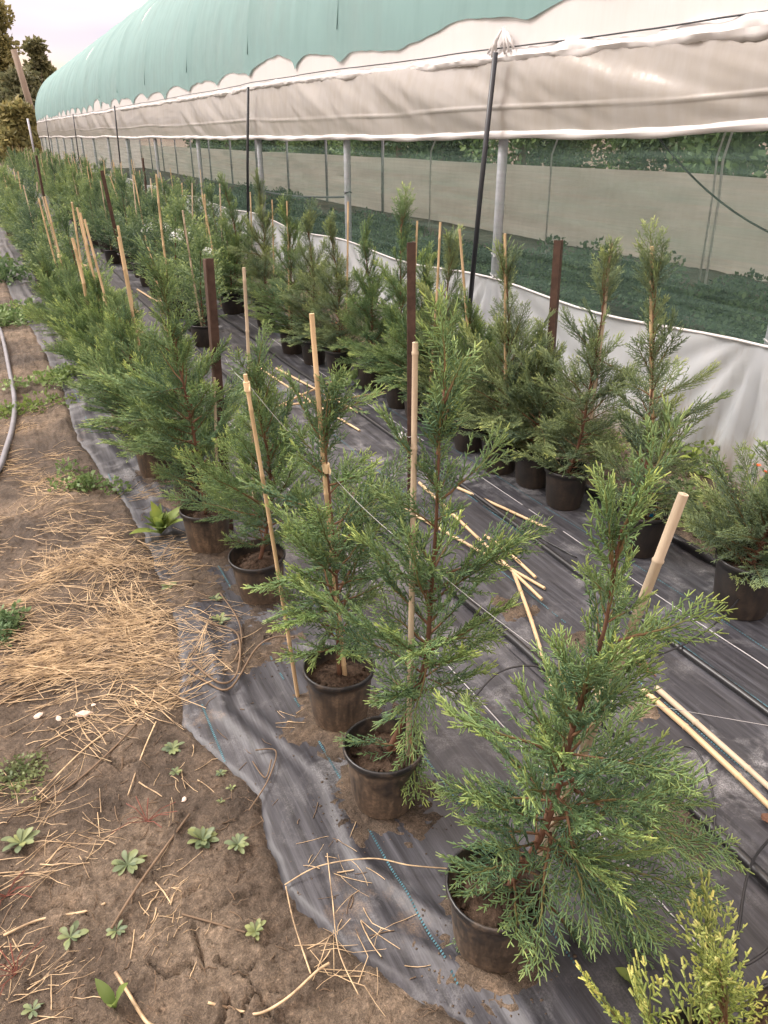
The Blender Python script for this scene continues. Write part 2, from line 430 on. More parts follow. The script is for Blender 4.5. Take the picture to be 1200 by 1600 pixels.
TWIG = mat_simple('dry_twig', (0.15, 0.105, 0.07), 0.75, 0.25, 0.4, 6, 0.1)
POT_A = mat_pot('dusty_black_plastic', 1.0); POT_B = mat_pot('black_plastic', 0.28)
COMPOST = mat_simple('compost', (0.062, 0.042, 0.030), 0.95, 0.15, 0.6, 60, 0.9, dist=0.012)
POST = mat_simple('rusty_steel', (0.070, 0.040, 0.029), 0.75, 0.35, 0.35, 26, 0.25)
GALV = mat_simple('galvanised_pipe', (0.40, 0.40, 0.45), 0.5, 0.5, 0.12, 8, 0.05, (1, 1, 0.3), metallic=0.15)
DARKPOLE = mat_simple('dark_pole', (0.022, 0.025, 0.032), 0.45, 0.5, 0.3, 12, 0.05, (1, 1, 0.2))
WHITE_FILM = mat_film('white_roof_film', (0.80, 0.78, 0.78), 0.30, dirt_amt=0.12)
CURTAIN = mat_film('side_curtain_film', (0.60, 0.575, 0.55), 0.45, 0.22, (0.42, 0.36, 0.28), 0.45)
SKIRT = mat_film('skirt_film', (0.55, 0.58, 0.61), 0.40, 0.33, (0.5, 0.47, 0.42), 0.25, True)
FARFILM = mat_film('far_wall_film', (0.80, 0.80, 0.74), 0.5, 0.5, (0.45, 0.42, 0.34), 0.3)
SHADE = mat_net('green_shade_cloth', (0.25, 0.40, 0.395), 0.93, 2.0, (1, 2.5, 0.6), 0.90, 1.06)
NET = mat_net('green_insect_net', (0.17, 0.27, 0.225), 0.25, 1.0, (3, 0.8, 34), 0.5, 1.5)
HOSE_GREY = mat_simple('grey_hose', (0.17, 0.17, 0.19), 0.45, 0.45, 0.2, 10, 0.05)
HOSE_BLACK = mat_simple('black_pipe', (0.013, 0.013, 0.015), 0.38, 0.5, 0.3, 14, 0.05)
STRING = mat_simple('white_string', (0.42, 0.42, 0.43), 0.7, 0.2, 0.1, 30, 0.0)
BLUE = mat_simple('blue_thread', (0.07, 0.17, 0.21), 0.6, 0.3, 0.45, 22, 0.0)
BLUE_TAG = mat_simple('blue_plastic', (0.01, 0.22, 0.50), 0.4, 0.4, 0.1, 10, 0.0)
TAPE = mat_simple('pale_tape', (0.72, 0.56, 0.36), 0.6, 0.3, 0.12, 20, 0.1)
STONE = mat_simple('stone', (0.36, 0.29, 0.24), 0.85, 0.2, 0.4, 9, 0.3, dist=0.004)
CHIP = mat_simple('pale_chip', (0.62, 0.50, 0.42), 0.8, 0.2, 0.2, 30, 0.2)
ORANGE = mat_simple('orange_petal', (0.75, 0.13, 0.03), 0.55, 0.3, 0.2, 40, 0.0)
RED = mat_simple('reddish_stalk', (0.15, 0.055, 0.04), 0.6, 0.3, 0.3, 20, 0.0)
WHITEBAG = mat_simple('white_plastic', (0.75, 0.76, 0.78), 0.5, 0.4, 0.08, 15, 0.1)
SEED = mat_simple('dry_seed_head', (0.20, 0.13, 0.06), 0.85, 0.2, 0.4, 30, 0.3)
POLEWOOD = mat_simple('weathered_pole', (0.22, 0.175, 0.14), 0.85, 0.2, 0.2, 6, 0.2, (1, 1, 0.1))

# ------------------------------------------------------------------ ground and ground-cover cloth
EDGE_Y = [0.0, 0.75, 0.95, 1.18, 1.46, 1.83, 2.24, 2.93, 3.6, 4.42, 5.84, 8.0, 10.4, 20, 60]
EDGE_X = [0.56, 0.527, 0.401, 0.311, 0.337, 0.228, 0.30, 0.33, 0.31, 0.20, 0.22, 0.13, 0.02, -0.05, -0.1]
FAB_R = 2.36
def fab_left(y):
    y = np.asarray(y, float)
    return np.interp(y, EDGE_Y, EDGE_X) + 0.022 * fbm(y * 9, y * 0 + 3.3, 5, 4)
def base_h(x, y):
    return 0.030 * vnoise(np.asarray(x) * 0.9, np.asarray(y) * 0.7, 2)
def wrinkle(x, y):
    x = np.asarray(x, float); y = np.asarray(y, float)
    w = 0.0065 * (fbm(x * 16 + 1.5 * vnoise(x * 2, y * 1.2, 8), y * 1.1, 21, 4) + 0.5)
    w += 0.012 * np.clip(fbm(x * 3.0, y * 2.2, 31, 3), 0, 1)
    l = np.interp(y, EDGE_Y, EDGE_X)
    r1 = l + 0.115 + 0.03 * vnoise(y * 2.1, y * 0, 41); r2 = l + 0.20 + 0.04 * vnoise(y * 1.4, y * 0, 43)
    a1 = 0.022 * np.clip(vnoise(y * 1.6, y * 0 + 5, 44) + 0.45, 0, 1); a2 = 0.016 * np.clip(vnoise(y * 1.9, y * 0 + 9, 45) + 0.35, 0, 1)
    w += a1 * np.exp(-((x - r1) / 0.026) ** 2) + a2 * np.exp(-((x - r2) / 0.02) ** 2)
    for xr, s in ((1.27, 46), (1.75, 47), (2.2, 48)):       # the cloth rucks up along the pipes
        c = xr + 0.08 * vnoise(y * 0.9, y * 0, s)
        w += 0.016 * np.clip(vnoise(y * 1.3, y * 0 + 2, s + 5) + 0.3, 0, 1) * np.exp(-((x - c - 0.06) / 0.03) ** 2)
    return w
def fab_h(x, y):
    return base_h(x, y) + 0.004 + wrinkle(x, y)
CRACKS = []
def crack(*pix):
    CRACKS.append([gnd(a, b)[:2] for a, b in pix])
crack((595, 1440), (640, 1425), (665, 1418), (690, 1405), (770, 1400))
crack((302, 1425), (330, 1418), (362, 1412), (386, 1400)); crack((302, 1445), (312, 1480), (325, 1520)); crack((355, 1560), (378, 1580), (400, 1545), (385, 1525), (396, 1510)); crack((400, 1545), (450, 1548))
crack((288, 1400), (310, 1385), (330, 1392)); crack((355, 1560), (345, 1600), (330, 1640)); crack((150, 1180), (190, 1200), (215, 1190)); crack((230, 1500), (262, 1520), (300, 1505)); crack((60, 1420), (100, 1410), (140, 1425)); crack((200, 1340), (215, 1365), (250, 1370)); crack((385, 1525), (360, 1505), (335, 1500)); crack((400, 1545), (425, 1585), (470, 1600))
def seg_dist(x, y, p, q):
    d = q - p; t = np.clip(((x - p[0]) * d[0] + (y - p[1]) * d[1]) / (d @ d), 0, 1)
    return np.hypot(x - p[0] - t * d[0], y - p[1] - t * d[1])
def soil_detail(x, y):
    x = np.asarray(x, float); y = np.asarray(y, float)
    h = 0.030 * fbm(x * 4.5, y * 4.5, 61, 3) + 0.013 * fbm(x * 24, y * 24, 62, 4)
    rough = sstep(-0.1, 0.25, vnoise(x * 2.3 + 4, y * 2.3, 64))                 # crumbly in places, trodden flat elsewhere
    h += (0.25 + rough) * 0.016 * np.abs(fbm(x * 55, y * 55, 63, 3)) + rough * 0.012 * np.clip(vnoise(x * 38, y * 38, 67), 0.12, 1)
    h += 0.035 * sstep(0.02, 0.35, -x - 0.15) * (vnoise(x * 5, y * 5, 66) + 0.4)
    return h
def soil_h(x, y):
    x = np.asarray(x, float); y = np.asarray(y, float)
    l = fab_left(y)
    inside = sstep(-0.02, 0.05, x - l) * (1 - sstep(-0.06, 0.03, x - FAB_R)) * sstep(-1, -0.5, y)
    near = 1 - sstep(8, 20, np.hypot(x, y))
    h = base_h(x, y) + (soil_detail(x, y) * (0.35 + 0.65 * near) + 0.010) * (1 - inside) - 0.022 * inside
    m = (x > -0.8) & (x < 0.7) & (y < 2.2) & (y > 0.4)
    if np.any(m):
        xm, ym = x[m], y[m]; d = np.full(xm.shape, 9.0)
        for pl in CRACKS:
            for p, q in zip(pl[:-1], pl[1:]): d = np.minimum(d, seg_dist(xm, ym, p, q))
        wob = 0.004 * fbm(xm * 40, ym * 40, 77, 2)
        h[m] -= 0.034 * np.exp(-((d + wob) / 0.0036) ** 2) * (1 - inside[m]) * (vnoise(xm * 9, ym * 9, 78) + 0.9)
    return h

def axis(*segs):
    out = [segs[0][0]]
    for a, b, st in segs:
        n = max(1, int(round((b - a) / st))); out += list(a + (b - a) * (np.arange(n) + 1) / n)
    return np.array(out)
gx = axis((-900, -60, 120), (-60, -12, 6), (-12, -3, 0.8), (-3, -0.75, 0.09), (-0.75, 0.60, 0.0085), (0.60, 2.4, 0.12), (2.4, 3.2, 0.025), (3.2, 6, 0.4), (6, 30, 3), (30, 900, 120))
gy = axis((-900, -10, 120), (-10, 0.3, 0.7), (0.3, 0.7, 0.04), (0.7, 2.1, 0.0085), (2.1, 4.2, 0.016), (4.2, 9, 0.06), (9, 30, 0.6), (30, 100, 6), (100, 1500, 140))
X, Y = np.meshgrid(gx, gy, indexing='ij')
Z = soil_h(X, Y)
ground = struct('ground', mesh_np('ground', np.stack([X, Y, Z], -1), grid_quads(len(gx), len(gy)), mat=SOIL, smooth=True))

def fabric_strip(name, xl, xr, nu, lift):
    fy = axis((0.25, 3.4, 0.013), (3.4, 9, 0.05), (9, 50, 0.5))
    u = np.linspace(0, 1, nu)
    U, FY = np.meshgrid(u, fy, indexing='ij')
    XL = xl(FY); XR = xr(FY); FX = XL + (XR - XL) * U
    FZ = fab_h(FX, FY) + lift - 0.016 * np.exp(-((FX - XL) / 0.012) ** 2) * (lift == 0)
    return struct(name, mesh_np(name, np.stack([FX, FY, FZ], -1), grid_quads(nu, len(fy)), mat=FABRIC, smooth=True))
cloth_a = fabric_strip('ground_cover_cloth', fab_left, lambda y: 1.34 + 0.03 * vnoise(y * 2, y * 0, 90), 120, 0.0)
cloth_b = fabric_strip('ground_cover_cloth', lambda y: 1.29 + 0.02 * vnoise(y * 3, y * 0, 91), lambda y: FAB_R + 0.02 * vnoise(y * 3, y * 0, 92), 110, 0.005)
def cloth_top(x, y):
    return float(fab_h(x, y)) + (0.005 if x > 1.3 else 0.0)

def stitch(x0, y0, y1, mat, w, dash, gap, cloth, slope=0.0):
    ys = np.arange(y0, y1, dash + gap); V = []; Qd = []
    for i, a in enumerate(ys):
        n = 2
        yy = np.array([a, a + dash * 0.999]); xx = x0 + slope * (yy - y0)
        keep = xx[0] > float(fab_left(a)) + 0.012
        if not keep or vnoise(a * 3.0, x0 * 50, 12) + 0.35 * vnoise(a * 40, x0 * 50, 13) < -0.22: continue
        sk = 0.35 * w
        z = fab_h(xx, yy) + (0.005 if x0 > 1.3 else 0) + 0.0022
        o = len(V)
        V += [(xx[0] - w / 2, yy[0], z[0]), (xx[0] + w / 2, yy[0] + sk, z[0]), (xx[1] + w / 2, yy[1] + sk, z[1]), (xx[1] - w / 2, yy[1], z[1])]
        Qd.append((o, o + 1, o + 2, o + 3))
    o = struct('stitch_line', mesh_np('stitch_line', np.array(V), np.array(Qd), mat=mat), cloth)
    o['kind'] = 'stuff'
for x0, y0, y1, mt, w, dash, gap, cl in [(0.300, 0.7, 6, BLUE, 0.0055, 0.004, 0.0035, cloth_a), (0.560, 0.5, 7, BLUE, 0.0055, 0.004, 0.0035, cloth_a), (0.80, 0.5, 7, BLUE, 0.005, 0.004, 0.0035, cloth_a),
                                     (1.06, 0.4, 7, STRING, 0.0035, 0.05, 0.0, cloth_a), (1.545, 0.4, 8, BLUE, 0.005, 0.005, 0.004, cloth_b), (1.965, 0.4, 9, STRING, 0.0045, 0.05, 0.0, cloth_b),
                                     (2.05, 0.4, 9, BLUE, 0.004, 0.007, 0.004, cloth_b), (1.80, 0.4, 3.5, BLUE, 0.0045, 0.02, 0.003, cloth_b)]:
    stitch(x0, y0, y1, mt, w, dash, gap, cl)

# ------------------------------------------------------------------ polytunnel
XW, WID, ZR, HR = 3.15, 5.0, 2.06, 2.62           # near wall, width, eaves, rise
Y0, Y1 = -1.0, 47.0
POSTS = [-0.2, 2.44, 4.79, 7.44, 10.19, 13.37, 16.85, 20.2, 23.2, 26.2, 29.2, 32.2, 35.2, 38.2, 41.2, 44.2, 47.0]
tunnel = thing('polytunnel', 'long polytunnel with green shade cloth roof, white plastic sides and netted windows', 'greenhouse', (XW, 2, 0))
def tpart(name, me, parent=None):
    o = obj(name, me); o.parent = parent or tunnel
    o.matrix_parent_inverse = Matrix.Translation(-(Vector((XW, 2, 0))))
    return o
def rail_z(y): return 1.985 + 0.10 * sstep(2, 10, y) + 0.11 * sstep(10, 46, y) + 0.02 * vnoise(np.asarray(y) * 0.8, np.asarray(y) * 0, 7)
def bar_z(y):
    y = np.asarray(y, float)
    s = 0.5 - 0.5 * np.cos(2 * np.pi * np.interp(y, POSTS, np.arange(len(POSTS))))
    return 1.535 + 0.075 * np.exp(-np.clip(y - 2.3, -2, 99) / 2.2) - 0.022 * s * (1 - 0.5 * sstep(2, 5, y)) + 0.03 * sstep(10, 25, y) * np.sin(y * 0.9) * 0.5
def arch(t):                                       # t 0..1 from near eaves to far eaves
    a = np.pi * t
    return XW + WID / 2 - WID / 2 * np.cos(a), ZR + HR * np.sin(a) ** 0.86
# roof film
fy = axis((Y0, 8, 0.12), (8, Y1, 0.5)); ft = np.concatenate([np.linspace(0, 0.2, 22), np.linspace(0.2, 1, 50)[1:]])
T_, Y_ = np.meshgrid(ft, fy, indexing='ij')
ax_, az_ = arch(T_)
bays = np.interp(Y_, POSTS, np.arange(len(POSTS))); bsag = (0.5 - 0.5 * np.cos(2 * np.pi * bays))
dz = -0.035 * bsag * np.sin(np.pi * T_)
zz = az_ + dz + (rail_z(Y_) - ZR) * np.exp(-T_ / 0.03)
film = tpart('roof_film', mesh_np('roof_film', np.stack([ax_ + 0.012 * fbm(Y_ * 3, T_ * 12, 101, 3), Y_, zz + 0.01 * fbm(Y_ * 3, T_ * 14, 102, 3)], -1), grid_quads(len(ft), len(fy)), mat=WHITE_FILM, smooth=True))
# shade cloth over the film: hem scalloped between the ties, tied lower the farther away
fy2 = axis((Y0, 14, 0.06), (14, Y1, 0.2)); v_ = np.linspace(0, 1, 60)
V2, Y2 = np.meshgrid(v_, fy2, indexing='ij')
TIES = [-0.2, 2.44, 4.79, 7.44, 8.6, 10.19, 11.7, 13.37, 15.2, 16.85, 18.4, 20.2, 21.6, 23.2, 24.8, 26.2, 27.6, 29.2, 30.8, 32.2, 34, 35.2, 36.8, 38.2, 39.5, 41.2, 42.6, 44.2, 45.5, 47.0]
tb = np.interp(Y2, TIES, np.arange(len(TIES)))
sc = np.sqrt(np.clip(np.abs(np.sin(np.pi * tb)), 0, 1))
low = np.interp(Y2, [-1, 2.4, 4.79, 7.44, 10.2, 14, 47], [0.24, 0.22, 0.16, 0.09, 0.07, 0.06, 0.05])      # height of the hem above the rail at the ties
rise = np.interp(Y2, [0, 4.79, 5.0, 7.4, 10.2, 14, 25, 40, 47], [0.05, 0.05, 0.06, 0.13, 0.22, 0.25, 0.25, 0.22, 0.1])
hem_z = low + rise * sc * (0.8 + 1.3 * vnoise(np.floor(tb) * 1.37, np.floor(tb) * 0.7, 110)) + 0.10 * fbm(Y2 * 1.3, Y2 * 0, 111, 4) + 0.10 * vnoise(np.round(tb) * 2.3, np.round(tb) * 1.1, 113) * (1 - sc)
hem_z = np.maximum(hem_z, 0.015)
hem = np.arcsin(np.clip(hem_z / HR, 0.001, 1) ** (1 / 0.86)) / np.pi
T2 = hem + (1 - hem) * (V2 ** 1.5)
ax2, az2 = arch(T2)
b2 = np.interp(Y2, POSTS, np.arange(len(POSTS))); sag2 = 0.5 - 0.5 * np.cos(2 * np.pi * b2)
ripple = 0.016 * fbm(Y2 * 2.2 + T2 * 3, T2 * 6, 121, 4) * np.exp(-T2 * 2) + 0.022 * np.exp(-np.abs((tb - np.round(tb))) * 9) * (1 - V2)
nx_, nz_ = -np.cos(np.pi * T2), np.sin(np.pi * T2)
zz2 = az2 - 0.05 * sag2 * np.sin(np.pi * T2) + (rail_z(Y2) - ZR) * np.exp(-T2 / 0.03)
off = 0.014 + (ripple + 0.030 * np.exp(-np.abs(b2 - np.round(b2)) * 14) + 0.02 * fbm(Y2 * 5, T2 * 2, 123, 3) * np.exp(-T2 * 5)) * np.clip((T2 - hem) * 12, 0.15, 1)
shade = tpart('shade_cloth', mesh_np('shade_cloth', np.stack([ax2 + nx_ * off, Y2, zz2 + nz_ * off], -1), grid_quads(len(v_), len(fy2)), mat=SHADE, smooth=True))
mb = MB()
hemline = [np.array([ax2[0, i] + nx_[0, i] * off[0, i] - 0.003, Y2[0, i], zz2[0, i] + nz_[0, i] * off[0, i]]) for i in range(0, len(fy2))]
mb.tube(hemline, 0.006, 5)
tpart('hem_cord', mb.mesh('hem_cord', SHADE, True), shade)
# straps over the roof at the bays
for y in POSTS[1:9:1]:
    mb = MB(); pts = []
    for t in np.linspace(0.03, 0.5, 24):
        a, b = arch(np.array(t)); pts.append((float(a) - 0.036 * math.cos(math.pi * t) , y + 0.02 * math.sin(t * 9), float(b) + 0.038 * math.sin(math.pi * t) + float((rail_z(y) - ZR) * np.exp(-t / 0.03))))
    mb.tube(pts, 0.005, 5); tpart('strap', mb.mesh('strap', SHADE, True))
# hoops under the film
mbh = MB(); mbh.tube([(float(arch(np.array(t))[0]) + 0.03 * math.cos(math.pi * t), 0, float(arch(np.array(t))[1]) - 0.09) for t in np.linspace(0.0, 1, 30)], 0.022, 8)
hoop_me = mbh.mesh('hoop', GALV, True)
mbp = MB(); mbp.tube([(0, 0, -0.1), (0, 0, 1.0), (0, 0, 1.95)], 0.033, 14); post_me = mbp.mesh('post', GALV, True)
for y in POSTS:
    o = tpart('hoop', hoop_me); o.location = (0, y, 0)
    o = tpart('post', post_me); o.location = (XW + 0.05, y, 0)
    if y > 14:
        o = tpart('post', post_me); o.location = (XW + WID - 0.05, y, 0)
# crumpled roll of film along the gutter rail
fy3 = axis((Y0, 14, 0.025), (14, Y1, 0.15)); na = 14
A3, Y3 = np.meshgrid(np.linspace(0, 2 * np.pi, na + 1), fy3, indexing='ij')
rr = 0.020 + (0.022 + 0.026 * np.exp(-np.clip(Y3 - 3, 0, 99) / 2)) * np.clip(fbm(Y3 * 3.5, np.cos(A3) * 1.5 + 3, 131, 4) + 0.25, 0, 1) + 0.020 * np.abs(fbm(Y3 * 11 + np.sin(A3) * 2, np.cos(A3) * 2.2, 132, 4))
cxr = XW - 0.01 + 0.02 * fbm(Y3 * 2, Y3 * 0, 133, 3); czr = rail_z(Y3) + 0.012 * fbm(Y3 * 3, Y3 * 0, 134, 3)
tpart('rolled_film', mesh_np('rolled_film', np.stack([cxr - rr * np.cos(A3), Y3, czr + 1.15 * rr * np.sin(A3) - 0.02], -1), grid_quads(na + 1, len(fy3)), mat=WHITE_FILM, smooth=True))
mb = MB(); mb.tube([(XW - 0.03 + 0.03 * float(vnoise(y * 3, 0, 8)), y, float(rail_z(y)) + 0.03) for y in np.arange(Y0, Y1, 0.2)], 0.0045, 5); tpart('clamp_wire', mb.mesh('clamp_wire', DARKPOLE, True))
# side curtain between rail and roller, pulled into diagonal creases
v3 = np.linspace(0, 1, 40); fy4 = axis((Y0, 14, 0.035), (14, Y1, 0.2))
V4, Y4 = np.meshgrid(v3, fy4, indexing='ij')
zt = rail_z(Y4) - 0.02; zb = bar_z(Y4); Z4 = zt + (zb - zt) * V4
u1 = Y4 * 1.0 + V4 * 0.9; u2 = Y4 - V4 * 1.2
crease = 0.040 * np.clip(fbm((Y4 + V4 * 1.4) * 1.15, V4 * 0.5 + 2, 141, 3), -0.2, 1) + 0.010 * np.abs(fbm((Y4 + V4 * 0.7) * 4.5, V4 * 0.7, 142, 3)) + 0.014 * np.exp(-V4 * 4) * fbm(Y4 * 7, V4 * 1.2, 143, 3)
crease *= np.sin(np.pi * np.clip(V4 * 0.94 + 0.03, 0, 1)) ** 0.5
lap = 0.012 * np.exp(-((V4 - 0.66 - 0.02 * np.sin(Y4)) / 0.012) ** 2)
X4 = XW - 0.02 - 0.05 * np.sin(np.pi * V4) * 0.6 - crease * 1.3 - lap
tpart('side_curtain', mesh_np('side_curtain', np.stack([X4, Y4, Z4], -1), grid_quads(len(v3), len(fy4)), mat=CURTAIN, smooth=True))
A5, Y5 = np.meshgrid(np.linspace(0, 2 * np.pi, 13), fy4, indexing='ij')
r5 = 0.024 + 0.004 * np.sin(A5 * 2 + Y5 * 9) + 0.004 * fbm(Y5 * 8, A5, 145, 2)
tpart('curtain_roller', mesh_np('curtain_roller', np.stack([XW - 0.025 - r5 * np.cos(A5), Y5, bar_z(Y5) + r5 * np.sin(A5)], -1), grid_quads(13, len(fy4)), mat=WHITE_FILM, smooth=True))
# insect net in the window, a little slack
def skirt_z(y): 
    y = np.asarray(y, float); return 0.668 - 0.011 * (y - 2.44) * (1 - sstep(6, 12, y) * 0.9) + 0.0 * y - 0.05 * (0.5 - 0.5 * np.cos(2 * np.pi * np.interp(y, POSTS, np.arange(len(POSTS)))))
v6 = np.linspace(0, 1, 24); V6, Y6 = np.meshgrid(v6, fy4, indexing='ij')
Z6 = skirt_z(Y6) - 0.03 + (1.68 - skirt_z(Y6) + 0.03) * V6
X6 = XW + 0.012 + 0.012 * fbm(Y6 * 1.3, V6 * 4, 151, 3) * np.sin(np.pi * V6)
tpart('insect_net', mesh_np('insect_net', np.stack([X6, Y6, Z6], -1), grid_quads(24, len(fy4)), mat=NET, smooth=True))
# skirt: gathered at the posts
v7 = np.linspace(0, 1, 36); V7, Y7 = np.meshgrid(v7, fy4, indexing='ij')
Z7 = skirt_z(Y7) * (1 - V7) - 0.03 * V7
pb = np.interp(Y7, POSTS, np.arange(len(POSTS))); dp = (pb - np.round(pb)) * 2.6
ang = np.arctan2(dp, V7 * 0.7 + 0.12)
gather = np.exp(-np.abs(dp) * 0.9)
fold = (0.034 * np.sin(ang * 17 + 2 * vnoise(Y7 * 1.1, V7, 161)) * gather + 0.06 * np.clip(fbm(Y7 * 4.6 + V7 * 0.8, V7 * 0.8, 162, 4), -0.3, 1) + 0.02 * fbm(Y7 * 14 - V7 * 2, V7 * 1.5, 163, 3)) * (0.12 + 0.9 * np.sin(np.pi * np.clip(V7, 0, 1) * 0.75))
X7 = XW + 0.0 - 0.03 * V7 - fold - 0.05 * V7 ** 2
tpart('skirt', mesh_np('skirt', np.stack([X7, Y7, Z7], -1), grid_quads(36, len(fy4)), mat=SKIRT, smooth=True))
mb = MB(); mb.tube([(XW - 0.006, y, float(skirt_z(y)) + 0.003) for y in np.arange(Y0, Y1, 0.2)], 0.007, 6); tpart('skirt_rope', mb.mesh('skirt_rope', WHITE_FILM, True))
# far wall: pale film to chest height, then open window band with net
fyw = axis((Y0, Y1, 0.25)); v8 = np.linspace(0, 1, 16)
V8, Y8 = np.meshgrid(v8, fyw, indexing='ij'); XF = XW + WID
zf = 1.12 + 0.03 * vnoise(Y8 * 0.5, Y8 * 0, 171)
tpart('far_side_film', mesh_np('far_side_film', np.stack([XF + 0.05 * fbm(Y8 * 2.0, V8 * 5, 172, 3), Y8, zf * (1 - V8)], -1), grid_quads(16, len(fyw)), mat=FARFILM, smooth=True))
tpart('far_side_curtain', mesh_np('far_side_curtain', np.stack([XF + 0.03 * fbm(Y8 * 2.0, V8 * 5, 173, 3), Y8, 1.62 + 0.45 * V8], -1), grid_quads(16, len(fyw)), mat=CURTAIN, smooth=True))
# far gable: film sheet with a doorway frame
mb = MB(); gt = np.linspace(0, 1, 40); ga, gz = arch(gt)
V = [(float(a), Y1 - 0.02, float(b) - 0.03) for a, b in zip(ga, gz)] + [(float(a), Y1 - 0.02, 0.0) for a in ga]
mb.add(V, [(i, i + 1, 41 + i, 40 + i) for i in range(39)]); tpart('gable_film', mb.mesh('gable_film', CURTAIN, True))
for k in (XW + 2.6, XW + 4.4):
    mb = MB(); mb.tube([(k, Y1 - 0.06, 0), (k, Y1 - 0.06, 2.2)], 0.03, 8); tpart('door_frame', mb.mesh('door_frame', GALV, True))
# dark poles outside, leaning on the rail at every other post
for i, (yt, yb, zt_) in enumerate([(4.70, 4.82, 2.15), (9.97, 10.35, 2.2), (20.3, 20.5, 2.3), (29.0, 29.1, 2.32), (39.9, 39.9, 2.4)]):
    mb = MB(); mb.tube([(3.04, yt, zt_ - 0.13), (3.02, (yt + yb) / 2, 1.2), (2.99, yb, -0.05)], 0.017, 10); p = tpart('dark_pole', mb.mesh('dark_pole', DARKPOLE, True))
    mb = MB(); mb.tube([(3.04, yt - 0.01, zt_ - 0.135), (3.04, yt - 0.012, zt_)], 0.0155, 10); tpart('rusty_tip', mb.mesh('rusty_tip', POST, True), p)
# film bunched and tied at the first dark pole, small ties on the posts
mb = MB()
rng = np.random.default_rng(5)
for k in range(7):
    a = np.array([3.10 + 0.004 * k, 4.74 + 0.02 * (k - 3), 2.16 - 0.01 * abs(k - 3)]); b = a + np.array([-0.01, 0.035 * (k - 3), -0.10 - 0.02 * (k % 3)])
    mid = (a + b) / 2 + rng.normal(0, 0.012, 3)
    mb.tube([a, mid, b], [0.007, 0.012, 0.007], 6)
tpart('tied_bunch', mb.mesh('tied_bunch', WHITE_FILM, True))
for y, z in ((4.79, 0.80), (2.44, 0.69), (4.79, 0.66), (7.44, 1.06)):
    mb = MB(); mb.tube([(XW + 0.05 + 0.036 * math.cos(a), y + 0.036 * math.sin(a), z + 0.006 * math.sin(3 * a)) for a in np.linspace(0, 6.28, 16)], 0.005, 5)
    mb.tube([(XW + 0.014, y - 0.02, z), (XW - 0.01, y - 0.06, z - 0.012), (XW - 0.015, y - 0.11, z + 0.01)], 0.004, 5)
    tpart('tie', mb.mesh('tie', STRING if z != 1.06 else DARKPOLE, True))
# slack cables and light hoops inside
def sag_line(a, b, s, n=24):
    a = np.array(a, float); b = np.array(b, float)
    return [a + (b - a) * t - np.array([0, 0, 4 * s * t * (1 - t)]) for t in np.linspace(0, 1, n)]
mb = MB(); mb.tube(sag_line((4.4, 4.7, 1.6), (4.4, 1.9, 1.15), 0.42), 0.007, 5); tpart('slack_cable', mb.mesh('slack_cable', DARKPOLE, True))
mb = MB(); mb.tube(sag_line((XW + 0.07, 7.44, 1.02), (XW + 0.07, 10.19, 0.92), 0.03), 0.011, 5); tpart('slack_cable', mb.mesh('slack_cable', DARKPOLE, True))
for yy, xx in ((5.6, 6.2), (8.2, 6.2), (11.2, 6.2), (6.6, 7.2)):
    mb = MB(); mb.tube([(xx, yy, 0), (xx, yy + 0.02, 1.0), (xx + 0.05, yy + 0.1, 1.35), (xx + 0.3, yy + 0.25, 1.7)], 0.012, 6); tpart('crop_hoop', mb.mesh('crop_hoop', WHITE_FILM, True))

# ------------------------------------------------------------------ leaf masses (trees, crop)
def leaf_cloud(blobs, n, size, seed, flat=0.0):
    """blobs: (cx,cy,cz,rx,ry,rz); small leaf-shaped quads through their shells"""
    rg = np.random.default_rng(seed)
    B = np.array(blobs, float); w = B[:, 3] * B[:, 4] + B[:, 3] * B[:, 5]; idx = rg.choice(len(B), n, p=w / w.sum())
    d = rg.normal(size=(n, 3)); d /= np.linalg.norm(d, axis=1)[:, None]
    r = rg.random(n) ** 0.35
    r *= 0.80 + 0.28 * (vnoise(d[:, 0] * 3 + idx * 7.1, d[:, 1] * 3 + d[:, 2] * 4, seed) + 0.5)
    P = B[idx, :3] + d * r[:, None] * B[idx, 3:6]
    a = rg.normal(size=(n, 3)) + d * 0.6; a[:, 2] -= flat; a /= np.linalg.norm(a, axis=1)[:, None]
    b = np.cross(a, rg.normal(size=(n, 3))); b /= np.linalg.norm(b, axis=1)[:, None] + 1e-9
    s = size * (0.6 + 0.8 * rg.random(n))[:, None]
    V = np.stack([P, P + a * s * 0.5 + b * s * 0.28, P + a * s, P + a * s * 0.5 - b * s * 0.28], 1).reshape(-1, 3)
    Q = np.arange(4 * n).reshape(n, 4)
    tipv = np.repeat(np.clip(rg.normal(0.45, 0.25, n), 0, 1), 4)
    return V, Q, tipv

rg = np.random.default_rng(11)
# crop in beds inside the tunnel: reads as one mass through the net
bl = []
for xr, zt, jit in ((4.05, 0.80, 0.08), (4.75, 0.70, 0.12), (5.5, 0.45, 0.15)):
    for y in np.arange(0.5, 19, 0.72):
        s = rg.uniform(0.7, 1.2); bl.append((xr + rg.normal(0, jit), y + rg.normal(0, 0.1), zt * s * 0.55, 0.34 * s, 0.34 * s, zt * s * 0.52))
tufts = []
for (cx, cy, cz, ax, ay, az) in bl:
    for _ in range(9):
        d = rg.normal(size=3); d /= np.linalg.norm(d); d *= rg.uniform(0.25, 0.72); f_ = rg.uniform(0.34, 0.46)
        tufts.append((cx + d[0] * ax, cy + d[1] * ay, max(0.08, cz + d[2] * az), ax * f_, ay * f_, az * f_ * 0.8))
V, Q, tv = leaf_cloud(tufts, 80000, 0.042, 12)
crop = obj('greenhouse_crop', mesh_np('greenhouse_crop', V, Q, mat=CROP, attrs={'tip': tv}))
tag(crop, 'dense low green crop growing in beds inside the polytunnel', 'crop', kind='stuff')

